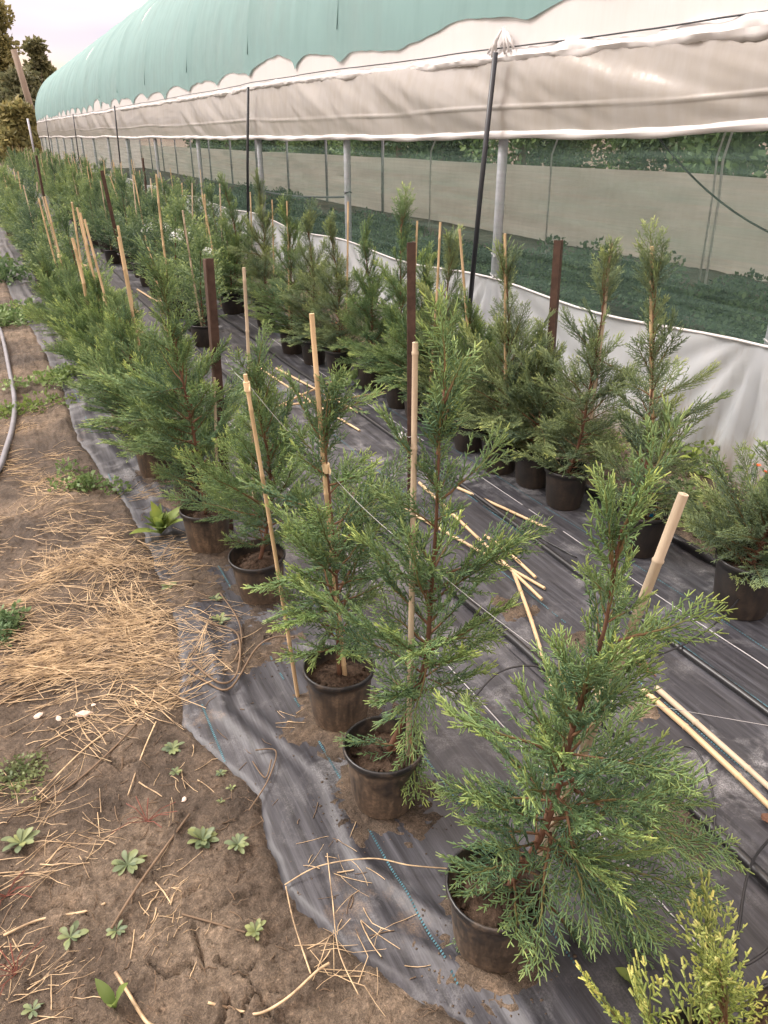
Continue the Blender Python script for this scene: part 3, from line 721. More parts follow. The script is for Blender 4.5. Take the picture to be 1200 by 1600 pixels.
# trees beyond the tunnel, seen through its windows
def tree_mesh(seed, h, r, n, size, dense):
    rg_ = np.random.default_rng(seed); bl_ = []
    for k in range(dense):
        t = rg_.uniform(0.12, 1); an = rg_.uniform(0, 6.28); rr_ = r * (1 - 0.75 * max(0, t - 0.35) / 0.65) * rg_.uniform(0.2, 0.85)
        s = r * rg_.uniform(0.28, 0.5); bl_.append((rr_ * math.cos(an), rr_ * math.sin(an), h * t * 0.95, s, s, s * 0.85))
    V_, Q_, t_ = leaf_cloud(bl_, n, size, seed + 1); return mesh_np('crown', V_, Q_, mat=TREE_LEAF, attrs={'tip': t_})
def trunk_mesh(seed, h, r):
    rg_ = np.random.default_rng(seed); m_ = MB()
    pts = [np.array([0, 0, -0.3])]; 
    for k in range(6): pts.append(pts[-1] + np.array([rg_.normal(0, 0.05 * h / 6), rg_.normal(0, 0.05 * h / 6), h * 0.85 / 6 + 0.05]))
    m_.tube(pts, [r * (1 - 0.8 * k / 6) for k in range(7)], 8)
    for k in range(7):
        b = pts[2 + k % 4]; an = k * 2.4; m_.tube([b, b + np.array([math.cos(an) * h * 0.12, math.sin(an) * h * 0.12, h * 0.1]), b + np.array([math.cos(an) * h * 0.22, math.sin(an) * h * 0.22, h * 0.24])], [r * 0.4, r * 0.25, r * 0.08], 6)
    return m_.mesh('trunk', TRUNK, True)
crowns = [tree_mesh(20 + k, 5.0, 1.9, 11000, 0.15, 30) for k in range(3)]
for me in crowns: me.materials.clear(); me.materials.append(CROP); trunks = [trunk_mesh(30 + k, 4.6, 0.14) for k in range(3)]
for k in range(26):
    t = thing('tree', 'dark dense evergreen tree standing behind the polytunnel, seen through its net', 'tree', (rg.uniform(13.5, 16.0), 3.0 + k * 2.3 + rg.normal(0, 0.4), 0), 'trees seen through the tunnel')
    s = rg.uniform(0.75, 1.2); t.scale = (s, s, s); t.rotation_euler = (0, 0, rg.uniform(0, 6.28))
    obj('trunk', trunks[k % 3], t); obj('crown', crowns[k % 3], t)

# trees, pole and fence post beyond the far end on the left
BT = [(3.6, 88, 13.4, 2.8, 'tall pointed tree with hazy foliage, highest of the trees at the far left'), (0.6, 84, 11.0, 3.4, 'broad dark tree at the left edge, behind the leaning pole'),
      (7.2, 92, 10.2, 1.8, 'small round-topped tree against the sky just left of the green roof'), (4.4, 78, 6.4, 2.6, 'low brownish bushy tree in front of the tall trees, far left'), (3.0, 60, 3.4, 1.5, 'low olive bush beside the far end of the polytunnel'), (0.6, 64, 4.0, 2.2, 'low dark bush at the left edge above the far plants'), (-2.5, 80, 7.0, 3.0, 'tree mostly outside the left edge beyond the far plants')]
for k, (x, y, h, r, lab) in enumerate(BT):
    t = thing('tree', lab, 'tree' if h > 5 else 'bush', (x, y, -0.2))
    obj('trunk', trunk_mesh(60 + k, h * 0.9, 0.2), t); obj('crown', tree_mesh(70 + k, h, r, 9000, 0.42, 40), t)
t = thing('utility_pole', 'tall weathered wooden pole leaning in front of trees at far left', 'pole', (4.15, 60, 0))
mb = MB(); mb.tube([(0, 0, -0.5), (-0.35, 0, 3.2), (-0.75, 0, 6.4)], [0.22, 0.20, 0.18], 10); obj('shaft', mb.mesh('shaft', POLEWOOD, True), t)
t = thing('fence_post', 'thin grey post standing left of the polytunnel far end', 'post', (2.75, 46.5, 0))
mb = MB(); mb.tube([(0, 0, -0.2), (-0.05, 0, 2.35)], 0.05, 8); obj('shaft', mb.mesh('shaft', GALV, True), t)

# ------------------------------------------------------------------ cypress sprays
def tube_np(P, r0, r1, sides=3):
    P = np.asarray(P, float); n = len(P); t = np.gradient(P, axis=0); t /= np.linalg.norm(t, axis=1)[:, None] + 1e-9
    ref = np.where(np.abs(t[:, 2:3]) < 0.9, np.array([[0, 0, 1.0]]), np.array([[1.0, 0, 0]])); u = np.cross(t, ref); u /= np.linalg.norm(u, axis=1)[:, None]; w = np.cross(t, u)
    r = np.linspace(r0, r1, n)[:, None]; a = 2 * np.pi * np.arange(sides) / sides
    V = (P[:, None, :] + r[:, None] * (u[:, None, :] * np.cos(a)[None, :, None] + w[:, None, :] * np.sin(a)[None, :, None])).reshape(-1, 3)
    i = np.arange(n - 1)[:, None] * sides; k = np.arange(sides)[None, :]; k2 = (k + 1) % sides
    return V, np.stack([(i + k).ravel(), (i + k2).ravel(), (i + sides + k2).ravel(), (i + sides + k).ravel()], 1)
def leaf_prisms(B, D, l, w, taper=0.5):
    """slender three-sided scale shoots"""
    n = len(B); D = D / (np.linalg.norm(D, axis=1)[:, None] + 1e-9)
    ref = np.where(np.abs(D[:, 2:3]) < 0.8, np.array([[0, 0, 1.0]]), np.array([[1.0, 0, 0]])); u = np.cross(D, ref); u /= np.linalg.norm(u, axis=1)[:, None]; v = np.cross(D, u)
    E = B + D * l[:, None]; w = w[:, None]
    ring = lambda C_, s: [C_ + w * s * (u * math.cos(a) + v * math.sin(a)) for a in (0.5, 2.594, 4.689)]
    V = np.stack(ring(B, 1.0) + ring(E, taper), 1).reshape(-1, 3)
    q = np.array([[0, 1, 4, 3], [1, 2, 5, 4], [2, 0, 3, 5]])
    return V, (np.arange(n)[:, None, None] * 6 + q[None]).reshape(-1, 4)
def leaf_flat(B, D, l, w):
    n = len(B); rg_ = np.random.default_rng(n); u = np.cross(D, rg_.normal(size=(n, 3))); u /= np.linalg.norm(u, axis=1)[:, None] + 1e-9
    D = D / (np.linalg.norm(D, axis=1)[:, None] + 1e-9)
    M = B + D * l[:, None] * 0.55
    V = np.stack([B, M + u * w[:, None], B + D * l[:, None], M - u * w[:, None]], 1).reshape(-1, 3)
    return V, np.arange(4 * n).reshape(n, 4)

def spray(Ln, seed, sec_step=0.0095, ter_step=0.0060, ter_len=0.020, width=0.00165, spread=0.30, curve=0.25, low=False, gold=False, start=0.1):
    """one flat-ish cypress branch along +X: axis, side twigs, scale shoots. returns V,Q,tip, wood V,Q"""
    rg_ = np.random.default_rng(seed)
    n = 14; t = np.linspace(0, 1, n)
    wob = np.cumsum(rg_.normal(0, 0.012, (n, 2)), axis=0) * Ln
    AX = np.stack([Ln * t * (1 - 0.05 * curve * t), wob[:, 0] * 0.6, Ln * curve * (t ** 1.8) * 0.5 + wob[:, 1] * 0.5], 1)
    at_ = lambda s: np.array([np.interp(s, t, AX[:, k]) for k in range(3)]).T
    LB, LD, LL, LT, LWd = [], [], [], [], []
    WV, WQ = [], []; wo = 0
    v, q = tube_np(AX, 0.0026 + 0.004 * Ln, 0.0009, 4); WV.append(v); WQ.append(q); wo += len(v); wt = [np.linspace(0, 0.75, n).repeat(4)]
    s = start; side = 1
    while s < 1.0:
        ln = Ln * spread * min(1.0, 0.45 + (s - start) / 0.22) * (1 - s) ** 0.75 * rg_.uniform(0.7, 1.25) + 0.022
        ln = min(ln, 0.16)
        ang = rad(rg_.uniform(36, 56) * (1 - 0.35 * s)); el = rad(rg_.normal(6, 17))
        d0 = at_(min(1, s + 0.02)) - at_(max(0, s - 0.02)); d0 /= np.linalg.norm(d0)
        lat = np.cross(np.array([0, 0, 1.0]), d0); lat /= np.linalg.norm(lat); nrm = np.cross(d0, lat)
        d = d0 * math.cos(ang) + side * lat * math.sin(ang) * math.cos(el) + nrm * math.sin(ang) * math.sin(el)
        k = max(3, int(ln / 0.012)); tt = np.linspace(0, 1, k)[:, None]
        B0 = at_(s)
        TW = B0 + d * ln * tt + (d0 * 0.22 + nrm * rg_.normal(0.05, 0.10)) * ln * tt ** 2
        v, q = tube_np(TW, 0.0013, 0.0008, 3); WV.append(v); WQ.append(q + wo); wo += len(v); wt.append(np.linspace(0.35 + 0.4 * s, 0.8, k).repeat(3))
        m = max(4, int(ln / ter_step)); ts = (np.arange(m) + 0.6) / m
        Pb = np.array([np.interp(ts, tt[:, 0], TW[:, c]) for c in range(3)]).T
        dd = np.gradient(TW, axis=0); dl = np.array([np.interp(ts, tt[:, 0], dd[:, c]) for c in range(3)]).T; dl /= np.linalg.norm(dl, axis=1)[:, None]
        lat2 = np.cross(nrm, dl); lat2 /= np.linalg.norm(lat2, axis=1)[:, None]
        sg = np.where(np.arange(m) % 2 == 0, 1, -1)[:, None]
        a2 = np.radians(rg_.uniform(26, 48, m))[:, None]; e2 = rg_.normal(0, 0.30, m)[:, None]
        D2 = dl * np.cos(a2) + sg * lat2 * np.sin(a2) + nrm * e2
        l2 = ter_len * (0.55 + 0.6 * (1 - ts)) * rg_.uniform(0.65, 1.25, m)
        LB.append(Pb); LD.append(D2); LL.append(l2); LWd.append(np.full(m, width) * rg_.uniform(0.85, 1.2, m))
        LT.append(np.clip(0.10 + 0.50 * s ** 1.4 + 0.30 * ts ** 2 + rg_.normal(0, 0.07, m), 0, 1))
        if not low:                                       # second rank of shorter shoots gives the twig body
            m2 = m // 2; pick = rg_.permutation(m)[:m2]
            D3 = dl[pick] + rg_.normal(0, 0.45, (m2, 3)); LB.append(Pb[pick]); LD.append(D3); LL.append(l2[pick] * 0.7); LWd.append(np.full(m2, width)); LT.append(np.clip(0.08 + 0.45 * s + 0.25 * ts[pick] ** 2, 0, 1))
        LB.append(TW[-1:]); LD.append((TW[-1:] - TW[-2:-1])); LL.append(np.array([ter_len * 0.7])); LWd.append(np.array([width])); LT.append(np.array([min(1, 0.5 + 0.5 * s)]))
        side = -side; s += sec_step / Ln * rg_.uniform(0.7, 1.3) * (1.6 if s < 0.25 else 1)
    LB = np.concatenate(LB); LD = np.concatenate(LD); LL = np.concatenate(LL); LT = np.concatenate(LT); LWd = np.concatenate(LWd)
    if low: V, Q = leaf_flat(LB, LD, LL, LWd); per = 4
    else: V, Q = leaf_prisms(LB, LD, LL, LWd, 0.8 if gold else 0.55); per = 6
    return V, Q, LT.repeat(per), np.concatenate(WV), np.concatenate(WQ), np.concatenate(wt)

def wood_mat():
    m, nt, out = new_mat('green_to_brown_twig')
    at = nt.nodes.new('ShaderNodeAttribute'); at.attribute_name = 'tip'
    c = ramp(nt, [(0.0, (0.15, 0.075, 0.045)), (0.3, (0.16, 0.11, 0.05)), (0.6, (0.13, 0.16, 0.05)), (1.0, (0.2, 0.27, 0.08))], at.outputs['Fac']).outputs['Color']
    principled(nt, out, c, 0.65, 0.3); return m
TWOOD = wood_mat()
def branch_mesh(name, sp, leafmat):
    V, Q, tp, WV, WQ, wt = sp
    me = mesh_np(name, np.concatenate([V, WV]), np.concatenate([Q, WQ + len(V)]), mat=leafmat, attrs={'tip': np.concatenate([tp, wt])})
    me.materials.append(TWOOD)
    mi = np.zeros(len(me.polygons), np.int32); mi[len(Q):] = 1; me.polygons.foreach_set('material_index', mi)
    return me
LIB_L = [0.10, 0.15, 0.21, 0.27, 0.34]
def library(leafmat, seed, **kw):
    lib = {}
    for i, ln in enumerate(LIB_L):
        lib[i] = [branch_mesh('branch', spray(ln, seed + 10 * i + k, curve=[0.15, 0.35, 0.0, 0.25][k % 4], spread=0.34 if ln > 0.2 else 0.42, **kw), leafmat) for k in range(4)]
    return lib
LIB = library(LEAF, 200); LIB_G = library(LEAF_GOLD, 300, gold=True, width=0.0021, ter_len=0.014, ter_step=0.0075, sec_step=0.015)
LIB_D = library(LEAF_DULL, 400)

def frame_for(d, roll, upv=(0, 0, 1)):
    x = Vector(d).normalized(); z = Vector(upv) - x * x.dot(Vector(upv))
    if z.length < 1e-3: z = Vector((1, 0, 0)) - x * x.x
    z.normalize(); y = z.cross(x)
    return Matrix((x, y, z)).transposed() @ Matrix.Rotation(roll, 3, 'X')

def trunk_path(pts, n=24):
    pts = np.array(pts, float); d = np.concatenate([[0], np.cumsum(np.linalg.norm(np.diff(pts, axis=0), axis=1))]); s = np.linspace(0, d[-1], n)
    P = np.array([np.interp(s, d, pts[:, k]) for k in range(3)]).T
    for _ in range(3): P[1:-1] = 0.25 * P[:-2] + 0.5 * P[1:-1] + 0.25 * P[2:]
    return P, d[-1]

def plan_branches(P, length, n, wide, seed, t0=0.10, bare=None, peak=0.25, elev=(15, 58), top_sparse=1.0, taper=0.8, shape=None):
    """branch list: position, direction, length, roll"""
    rg_ = np.random.default_rng(seed); out = []; t = np.linspace(0, 1, len(P)); az = rg_.uniform(0, 6.28)
    for i in range(n):
        f = (i + 0.5) / n; s = t0 + (1 - t0) * f ** (1.0 / top_sparse)
        az += 2.39996 + rg_.normal(0, 0.35)
        p = np.array([np.interp(s, t, P[:, k]) for k in range(3)])
        prof = (0.55 + 0.45 * min(1, (s - t0) / max(peak - t0, 0.02))) if s < peak else max(0.0, (1 - s) / (1 - peak)) ** taper
        ln = max(0.075, wide * prof * rg_.choice([rg_.uniform(0.45, 0.8), rg_.uniform(0.75, 1.1), rg_.uniform(1.0, 1.4)]))
        el = rad(elev[0] + (elev[1] + 8 - elev[0]) * s ** 0.8 + rg_.normal(0, 12))
        d = np.array([math.cos(az) * math.cos(el), math.sin(az) * math.cos(el), math.sin(el)])
        if bare is not None and bare(s, az): continue
        if s > 0.5 and rg_.random() < 0.55 * (s - 0.5) / 0.5 + 0.15: continue
        if shape is not None: ln = max(0.07, ln * shape(s, -(d[0] * RT[0] + d[1] * RT[1])))
        out.append((p, d, ln, rg_.normal(0, 0.5)))
    # leader shoots at the top
    td = P[-1] - P[-4]; td /= np.linalg.norm(td)
    for k in range(5):
        d = td + rg_.normal(0, 0.16, 3); out.append((P[-1] - td * length * 0.035 * k, d, rg_.uniform(0.10, 0.19), rg_.uniform(0, 6.28)))
    return out
def pick_branch(lib, ln, rg_):
    i = int(np.argmin([abs(ln - l) for l in LIB_L])); return lib[i][rg_.integers(4)], ln / LIB_L[i]

POT_H = 0.185
def pot_mesh(mat):
    m_ = MB()
    prof = [(0.0, 0.0), (0.072, 0.0), (0.078, 0.006), (0.081, 0.03), (0.0835, 0.032), (0.094, 0.150), (0.0975, 0.168), (0.103, 0.170), (0.104, 0.175), (0.1035, 0.183), (0.101, POT_H), (0.0985, POT_H), (0.0975, 0.18), (0.093, 0.15), (0.090, 0.12)]
    m_.lathe(prof, 36); return m_.mesh('pot', mat, True)
def soil_mesh(seed):
    m_ = MB(); rg_ = np.random.default_rng(seed)
    prof = [(0.0915, 0.136), (0.07, 0.141), (0.045, 0.148), (0.02, 0.153), (0.0005, 0.155)]
    m_.lathe(prof, 24); m_.v = [(x, y, z + rg_.normal(0, 0.0025)) for x, y, z in m_.v]
    for k in range(26):
        a = rg_.uniform(0, 6.28); r = rg_.uniform(0, 0.08); s = rg_.uniform(0.003, 0.007)
        m_.box((r * math.cos(a) - s, r * math.sin(a) - s, 0.137), (r * math.cos(a) + s, r * math.sin(a) + s * 0.7, 0.146 + s))
    return m_.mesh('compost', COMPOST, True)
PM = {'a': pot_mesh(POT_A), 'b': pot_mesh(POT_B)}; SM = [soil_mesh(k) for k in range(3)]

def cut_path(P, ln, c):
    d = np.concatenate([[0], np.cumsum(np.linalg.norm(np.diff(P, axis=0), axis=1))]); s_ = np.linspace(0, d[-1] - c, len(P))
    return np.array([np.interp(s_, d, P[:, k]) for k in range(3)]).T

def hero_plant(label, loc, trunk, n, wide, seed, lib, pot='a', tilt=(0, 0), scale_pot=1.0, extra=(), group=None, name='potted_cypress', trim=0.12, **kw):
    """trunk: points relative to the pot's foot"""
    rg_ = np.random.default_rng(seed)
    t = thing(name, label, 'potted plant', loc, group)
    if pot:
        p = obj('pot', PM[pot], t, rot=(rad(tilt[0]), rad(tilt[1]), seed * 1.3), scale=scale_pot); obj('compost', SM[seed % 3], p)
    P, ln = trunk_path(trunk); P, ln = trunk_path(cut_path(P, ln, min(trim, ln * 0.3)))
    m_ = MB(); m_.tube(P, np.linspace(0.0080, 0.0020, len(P)), 8); obj('stem', m_.mesh('stem', BARK, True), t)
    for (q, d, bl_, roll) in plan_branches(P, ln, int(n * 1.25), wide * 1.05, seed, **kw) + list(extra):
        me, s = pick_branch(lib, bl_, rg_)
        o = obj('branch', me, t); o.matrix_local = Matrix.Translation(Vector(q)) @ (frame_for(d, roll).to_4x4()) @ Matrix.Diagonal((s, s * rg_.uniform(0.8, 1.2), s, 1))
    return t

def rel(base, *pix):
    b = np.array([base[0], base[1], base[2] if len(base) > 2 else 0.0])
    return [up_at(px, py, base) - b for px, py in pix]

# ------------------------------------------------------------------ the near plants
def foot(px, py, back=0.075):
    g = gnd(px, py); x, y = g[0] + back * _sy, g[1] + back * _cy
    return (float(x), float(y), cloth_top(x, y) if x < FAB_R else float(soil_h(np.array([x]), np.array([y]))[0]))
A1, A2, A3, A4, A5 = foot(775, 1528), foot(600, 1285), foot(530, 1150), foot(405, 950), foot(322, 872)
def soilp(*q): return [np.array([0.0, 0.0, 0.14])] + list(q)
def bx(p, d, ln, roll=0.0): return (np.array(p, float), np.array(d, float), ln, roll)
def to_px(base, p0, p1, roll=0.3):
    """a branch that runs between two places measured in the photograph, in the upright plane of its plant"""
    a, b = rel(base, p0, p1); d = b - a; return bx(a, d, float(np.linalg.norm(d)), roll)
def swing(e, dy):
    p, d, l, r = e; d = np.array(d) + np.array([_sy, _cy, 0]) * dy * np.linalg.norm(d); return (p, d, l, r)

hero_plant('largest feathery cypress in front, its pot half hidden by its own low branches', A1,
    [np.array([0.02, 0.0, 0.13])] + rel(A1, (860, 1290), (885, 1180), (905, 1090), (945, 1010), (955, 930), (965, 850), (992, 720)), 56, 0.30, 3, LIB, peak=0.28, t0=0.04, taper=1.15, shape=lambda s, l: 1 - 0.5 * max(0, l), elev=(2, 62), tilt=(0, 2), scale_pot=1.0,
    extra=[to_px(A1, (900, 1230), (1150, 1350), 0.2), to_px(A1, (860, 1330), (1110, 1420), 0.5), to_px(A1, (830, 1400), (700, 1490), 0.4), to_px(A1, (960, 1000), (1110, 965), 0.6), to_px(A1, (880, 1180), (700, 1110), 0.3), to_px(A1, (870, 1250), (700, 1240), -0.3), to_px(A1, (860, 1280), (1090, 1250), 0.4),
           to_px(A1, (840, 1380), (720, 1400), 0.8), to_px(A1, (870, 1330), (1000, 1500), 0.2), to_px(A1, (850, 1400), (930, 1520), -0.4), swing(to_px(A1, (860, 1300), (800, 1420), 0.3), -0.8), swing(to_px(A1, (880, 1250), (900, 1380), 0.1), -0.8), swing(to_px(A1, (880, 1300), (1000, 1400), 0.4), -0.5)])
def bare2(s, az): return 0.05 < s < 0.19
hero_plant('cypress with red-brown stem tied to a grey cane, pot in full view with low sprigs', A2,
    [np.array([0.01, 0.01, 0.13])] + rel(A2, (640, 1110), (668, 1050), (672, 940), (680, 850), (686, 740), (684, 640), (715, 515)), 37, 0.235, 4, LIB, peak=0.30, t0=0.20, taper=0.9, elev=(18, 55), top_sparse=0.9,
    extra=[to_px(A2, (625, 1165), (540, 1165), 0.5), to_px(A2, (620, 1170), (570, 1195), 0.2), to_px(A2, (640, 1150), (640, 1225), 0.7), swing(to_px(A2, (640, 1140), (655, 1210), 0.3), -0.6), to_px(A2, (670, 1030), (480, 930), 0.5), to_px(A2, (675, 930), (550, 850), 0.5), to_px(A2, (690, 900), (850, 830), 0.5), to_px(A2, (690, 780), (790, 700), 0.3), to_px(A2, (690, 760), (580, 670), 0.5), to_px(A2, (672, 1000), (770, 1000), 0.5), swing(to_px(A2, (672, 1000), (650, 1120), 0.2), -0.5), to_px(A2, (665, 1080), (600, 1130), 0.5), to_px(A2, (670, 1060), (740, 1100), 0.3)])
hero_plant('cypress with bare dark leader and drooping left side, third pot from the front', A3,
    soilp(*rel(A3, (528, 960), (522, 850), (512, 740), (505, 690), (512, 620), (500, 590))), 46, 0.27, 5, LIB, peak=0.42, t0=0.12, elev=(8, 55), bare=lambda s, az: 0.62 < s < 0.75 and math.sin(az) > 0,
    extra=[to_px(A3, (515, 800), (385, 770), 0.4), to_px(A3, (525, 880), (400, 920), 0.6), to_px(A3, (510, 700), (440, 600), 0.4), to_px(A3, (515, 650), (590, 620), 0.3), to_px(A3, (520, 820), (600, 780), 0.4), to_px(A3, (525, 920), (440, 985), 0.4), to_px(A3, (528, 960), (500, 1040), 0.4)])
hero_plant('dense blue-green cypress in a leaning dusty pot, fourth from the front', A4,
    soilp(*rel(A4, (418, 830), (425, 740), (405, 640), (400, 580), (392, 545))), 52, 0.27, 6, LIB, peak=0.3, t0=0.08, elev=(5, 55), tilt=(-3, -4))
hero_plant('wide cypress at the brown post, fifth pot from the front beside broad weed', A5,
    soilp(*rel(A5, (312, 730), (290, 610), (266, 520), (257, 450), (252, 400))), 54, 0.29, 7, LIB, peak=0.33, t0=0.10, elev=(10, 55),
    extra=[to_px(A5, (300, 690), (170, 720), 0.4), to_px(A5, (300, 650), (150, 660), 0.4), to_px(A5, (295, 620), (140, 590), 0.3)])
NUM = ['sixth', 'seventh', 'eighth', 'ninth', 'tenth', 'eleventh', 'twelfth', 'thirteenth', 'fourteenth', 'fifteenth']
rg = np.random.default_rng(77)
A_near = []
for k, y in enumerate([3.28, 3.72, 4.15, 4.6, 5.05, 5.5, 5.98, 6.5]):
    x = 0.60 + rg.normal(0, 0.03) - 0.02 * k; z = cloth_top(x, y); h = rg.uniform(0.68, 0.84)
    A_near.append((x, y, z))
    ex = [bx((-0.02, 0, h * f), (-1, rg.normal(0, 0.5), rg.uniform(0.1, 0.5)), rg.uniform(0.24, 0.33), 0.4) for f in (0.25, 0.35, 0.45)]
    hero_plant(f'bushy cypress {["leaning left", "with bright tips", "with thin leader", "grown wide"][k % 4]}, {NUM[k]} from the front in the left row', (x, y, z),
        soilp((-0.03, 0.01, 0.35), (-0.05 + rg.normal(0, 0.03), 0, h * 0.7), (-0.03 + rg.normal(0, 0.04), rg.normal(0, 0.03), h)), 52, 0.33, 100 + k, LIB, peak=0.32, t0=0.06, elev=(8, 58), extra=ex, group='cypresses of the left row')
# golden cypress at the camera's feet
G1 = (0.98, 0.38, cloth_top(0.98, 0.38)); G2 = (0.80, 0.42, cloth_top(0.8, 0.42))
hero_plant('golden-tipped cypress cut off by the bottom right corner', G1, soilp(*rel(G1, (1150, 1720), (1135, 1600), (1122, 1500))), 12, 0.11, 14, LIB_G, pot='a', peak=0.2, t0=0.1, elev=(30, 70), name='golden_cypress')
hero_plant('low golden cypress sprigs at the bottom edge below the largest plant', G2, soilp((0.05, 0.05, 0.18), (0.10, 0.12, 0.26)), 8, 0.14, 15, LIB_G, pot='a', peak=0.3, t0=0.05, elev=(20, 55), name='golden_cypress',
    extra=[to_px(G2, (1010, 1640), (915, 1540), 0.6), to_px(G2, (1010, 1640), (1010, 1540), 0.4), to_px(G2, (1060, 1660), (960, 1560), 0.2), to_px(G2, (1080, 1660), (1060, 1560), 0.4)])

# right row against the tunnel
B1, B2, B3 = foot(1170, 980, 0.09), foot(1005, 880), foot(885, 805)
hero_plant('dark round cypress at the right edge in a large glossy black pot', B1, soilp((0.05, 0, 0.28), (0.08, 0.02, 0.45), (0.10, 0.02, 0.56)), 64, 0.31, 31, LIB_D, pot='b', scale_pot=1.15, peak=0.3, t0=0.05, elev=(5, 55))
hero_plant('tall slim cypress tied to a pink-brown cane before the white skirt', B2, soilp(*rel(B2, (1012, 700), (1022, 560), (1018, 450), (1016, 375))), 54, 0.24, 32, LIB_D, pot='b', peak=0.26, t0=0.02, elev=(8, 64), top_sparse=0.75)
hero_plant('two-tiered cypress right of the leaning rusty post, low yellow-green sprigs in its pot', B3, soilp(*rel(B3, (905, 700), (930, 560), (945, 470), (945, 395))), 56, 0.25, 33, LIB_D, pot='b', peak=0.26, t0=0.02, elev=(6, 64), top_sparse=0.75,
    extra=[to_px(B3, (885, 735), (805, 715), 0.4), to_px(B3, (885, 740), (830, 700), 0.2), to_px(B3, (935, 560), (870, 500), 0.4), to_px(B3, (935, 560), (1010, 600), 0.4)])
BL = [((835, 770), 41, 'low cypress tucked between the spired one and the two-tiered one', 0.55), ((580, 612), 43, 'cypress with loose arms between thin one and round black pot', 0.8), ((490, 572), 44, 'dark bushy cypress between two black pots of the right row', 0.85), ((655, 660), 45, 'grey-green cypress just behind the middle brown post', 0.75), ((782, 748), 31, 'silvery cypress with narrow spire left of the leaning rusty post', 0.86), ((735, 712), 34, 'short grey-green cypress between the spired one and the brown post', 0.62), ((690, 682), 35, 'cypress half hidden behind the brown post in the middle', 0.88), ((625, 640), 36, 'thin cypress with a see-through crown before the white skirt', 0.98),
      ((530, 590), 37, 'cypress in a round black pot with an orange flower at its foot', 0.86), ((456, 555), 38, 'broad dark cypress above two black pots, beyond the loose canes', 0.92), ((415, 515), 39, 'tall dark cypress behind the broad one in the right row', 0.98), ((372, 492), 40, 'dark cypress with raised arms in the right row, near the grey window post', 0.95)]
B_near = []
for k, ((px, py), sd, lab, h) in enumerate(BL):
    f = foot(px, py); B_near.append(f); h = h * 1.14 + 0.03
    hero_plant(lab, f, soilp((0.01, 0, 0.35), (0.02 + 0.02 * math.sin(sd), 0.01, h * 0.7), (0.04 * math.sin(sd * 2), 0.02, h)), 56, 0.30, sd, LIB_D if k % 2 == 0 else LIB, pot='b', peak=0.26, t0=0.02, elev=(8, 64), top_sparse=0.85, trim=0.04, group='cypresses of the right row',
        extra=[bx((0.01, 0, 0.17 + 0.05 * (q % 4)), (math.cos(q * 2.4 + sd), math.sin(q * 2.4 + sd), -0.25 + 0.2 * (q % 3)), 0.20 + 0.035 * (q % 4), 0.3 * (q % 3)) for q in range(12)])

# ------------------------------------------------------------------ the rest of the rows
def crown_mesh(seed, h, n, wide):
    rg_ = np.random.default_rng(seed); P, ln = trunk_path([(0, 0, 0.14), (rg_.normal(0, 0.02), 0, 0.4), (rg_.normal(0, 0.04), rg_.normal(0, 0.03), h)])
    VV, QQ, TT, o = [], [], [], 0
    for (q, d, bl_, roll) in plan_branches(P, ln, n, wide, seed, peak=0.3, t0=0.05, elev=(8, 58)):
        sp = LOW[int(np.argmin([abs(bl_ - l) for l in LIB_L]))][rg_.integers(2)]; s = bl_ / LIB_L[int(np.argmin([abs(bl_ - l) for l in LIB_L]))]
        M = np.array(frame_for(d, roll)) * s
        v = sp[0] @ M.T + q; VV.append(v); QQ.append(sp[1] + o); TT.append(np.clip(sp[2] + rg_.normal(0, 0.08), 0, 1)); o += len(v)
        v = sp[3] @ M.T + q; VV.append(v); QQ.append(sp[4] + o); TT.append(sp[5]); o += len(v)
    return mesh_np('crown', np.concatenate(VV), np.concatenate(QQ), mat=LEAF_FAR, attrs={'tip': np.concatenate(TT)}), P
LOW = {i: [spray(ln, 500 + 10 * i + k, low=True, sec_step=0.017, ter_step=0.0095, ter_len=0.028, width=0.0038, spread=0.36, curve=0.25) for k in range(2)] for i, ln in enumerate(LIB_L)}
CR = []
for k in range(7):
    me, P = crown_mesh(600 + k, [0.80, 0.73, 0.88, 0.68, 0.83, 0.77, 0.92][k], 58, 0.30)
    m_ = MB(); m_.tube(P, np.linspace(0.009, 0.002, len(P)), 5); CR.append((me, m_.mesh('stem', BARK, True)))
def far_plant(x, y, k, label, group, pot):
    z = cloth_top(x, y) if x > float(np.interp(y, EDGE_Y, EDGE_X)) else float(base_h(x, y))
    t = thing('potted_cypress', label, 'potted plant', (x, y, z), group); t.rotation_euler = (0, 0, rg.uniform(0, 6.28)); s = rg.uniform(0.9, 1.12); t.scale = (s * 1.18, s * 1.18, s)
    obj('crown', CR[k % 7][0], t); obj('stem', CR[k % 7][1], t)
    if y < 22: obj('pot', PM[pot], t)
    return t
far_spots = []
ORD = 'first second third fourth fifth sixth seventh eighth ninth tenth eleventh twelfth thirteenth fourteenth fifteenth sixteenth seventeenth eighteenth nineteenth twentieth'.split()
cnt = {'left': 13, 'right': 15, 'middle': 0, 'skirt': 0}
def ordinal(side, text, rest):
    cnt[side] += 1
    return text.replace('#', ORD[cnt[side] - 1]) if cnt[side] <= (20 if side in ('left', 'right') else 10) else rest
y = 6.95; k = 0
while y < 44:
    x = 0.50 - 0.012 * (y - 7) * (y < 25) - 0.2 * (y >= 25) + rg.normal(0, 0.05)
    far_plant(x, y, rg.integers(7), ordinal('left', 'bushy green cypress, # from the front in the left row', 'bushy green cypress in the far, closed-up stretch of the left row'), 'far cypresses of the left row', 'a'); far_spots.append((x, y, 'left')); y += 0.46 if y < 20 else 0.7
y = 7.4
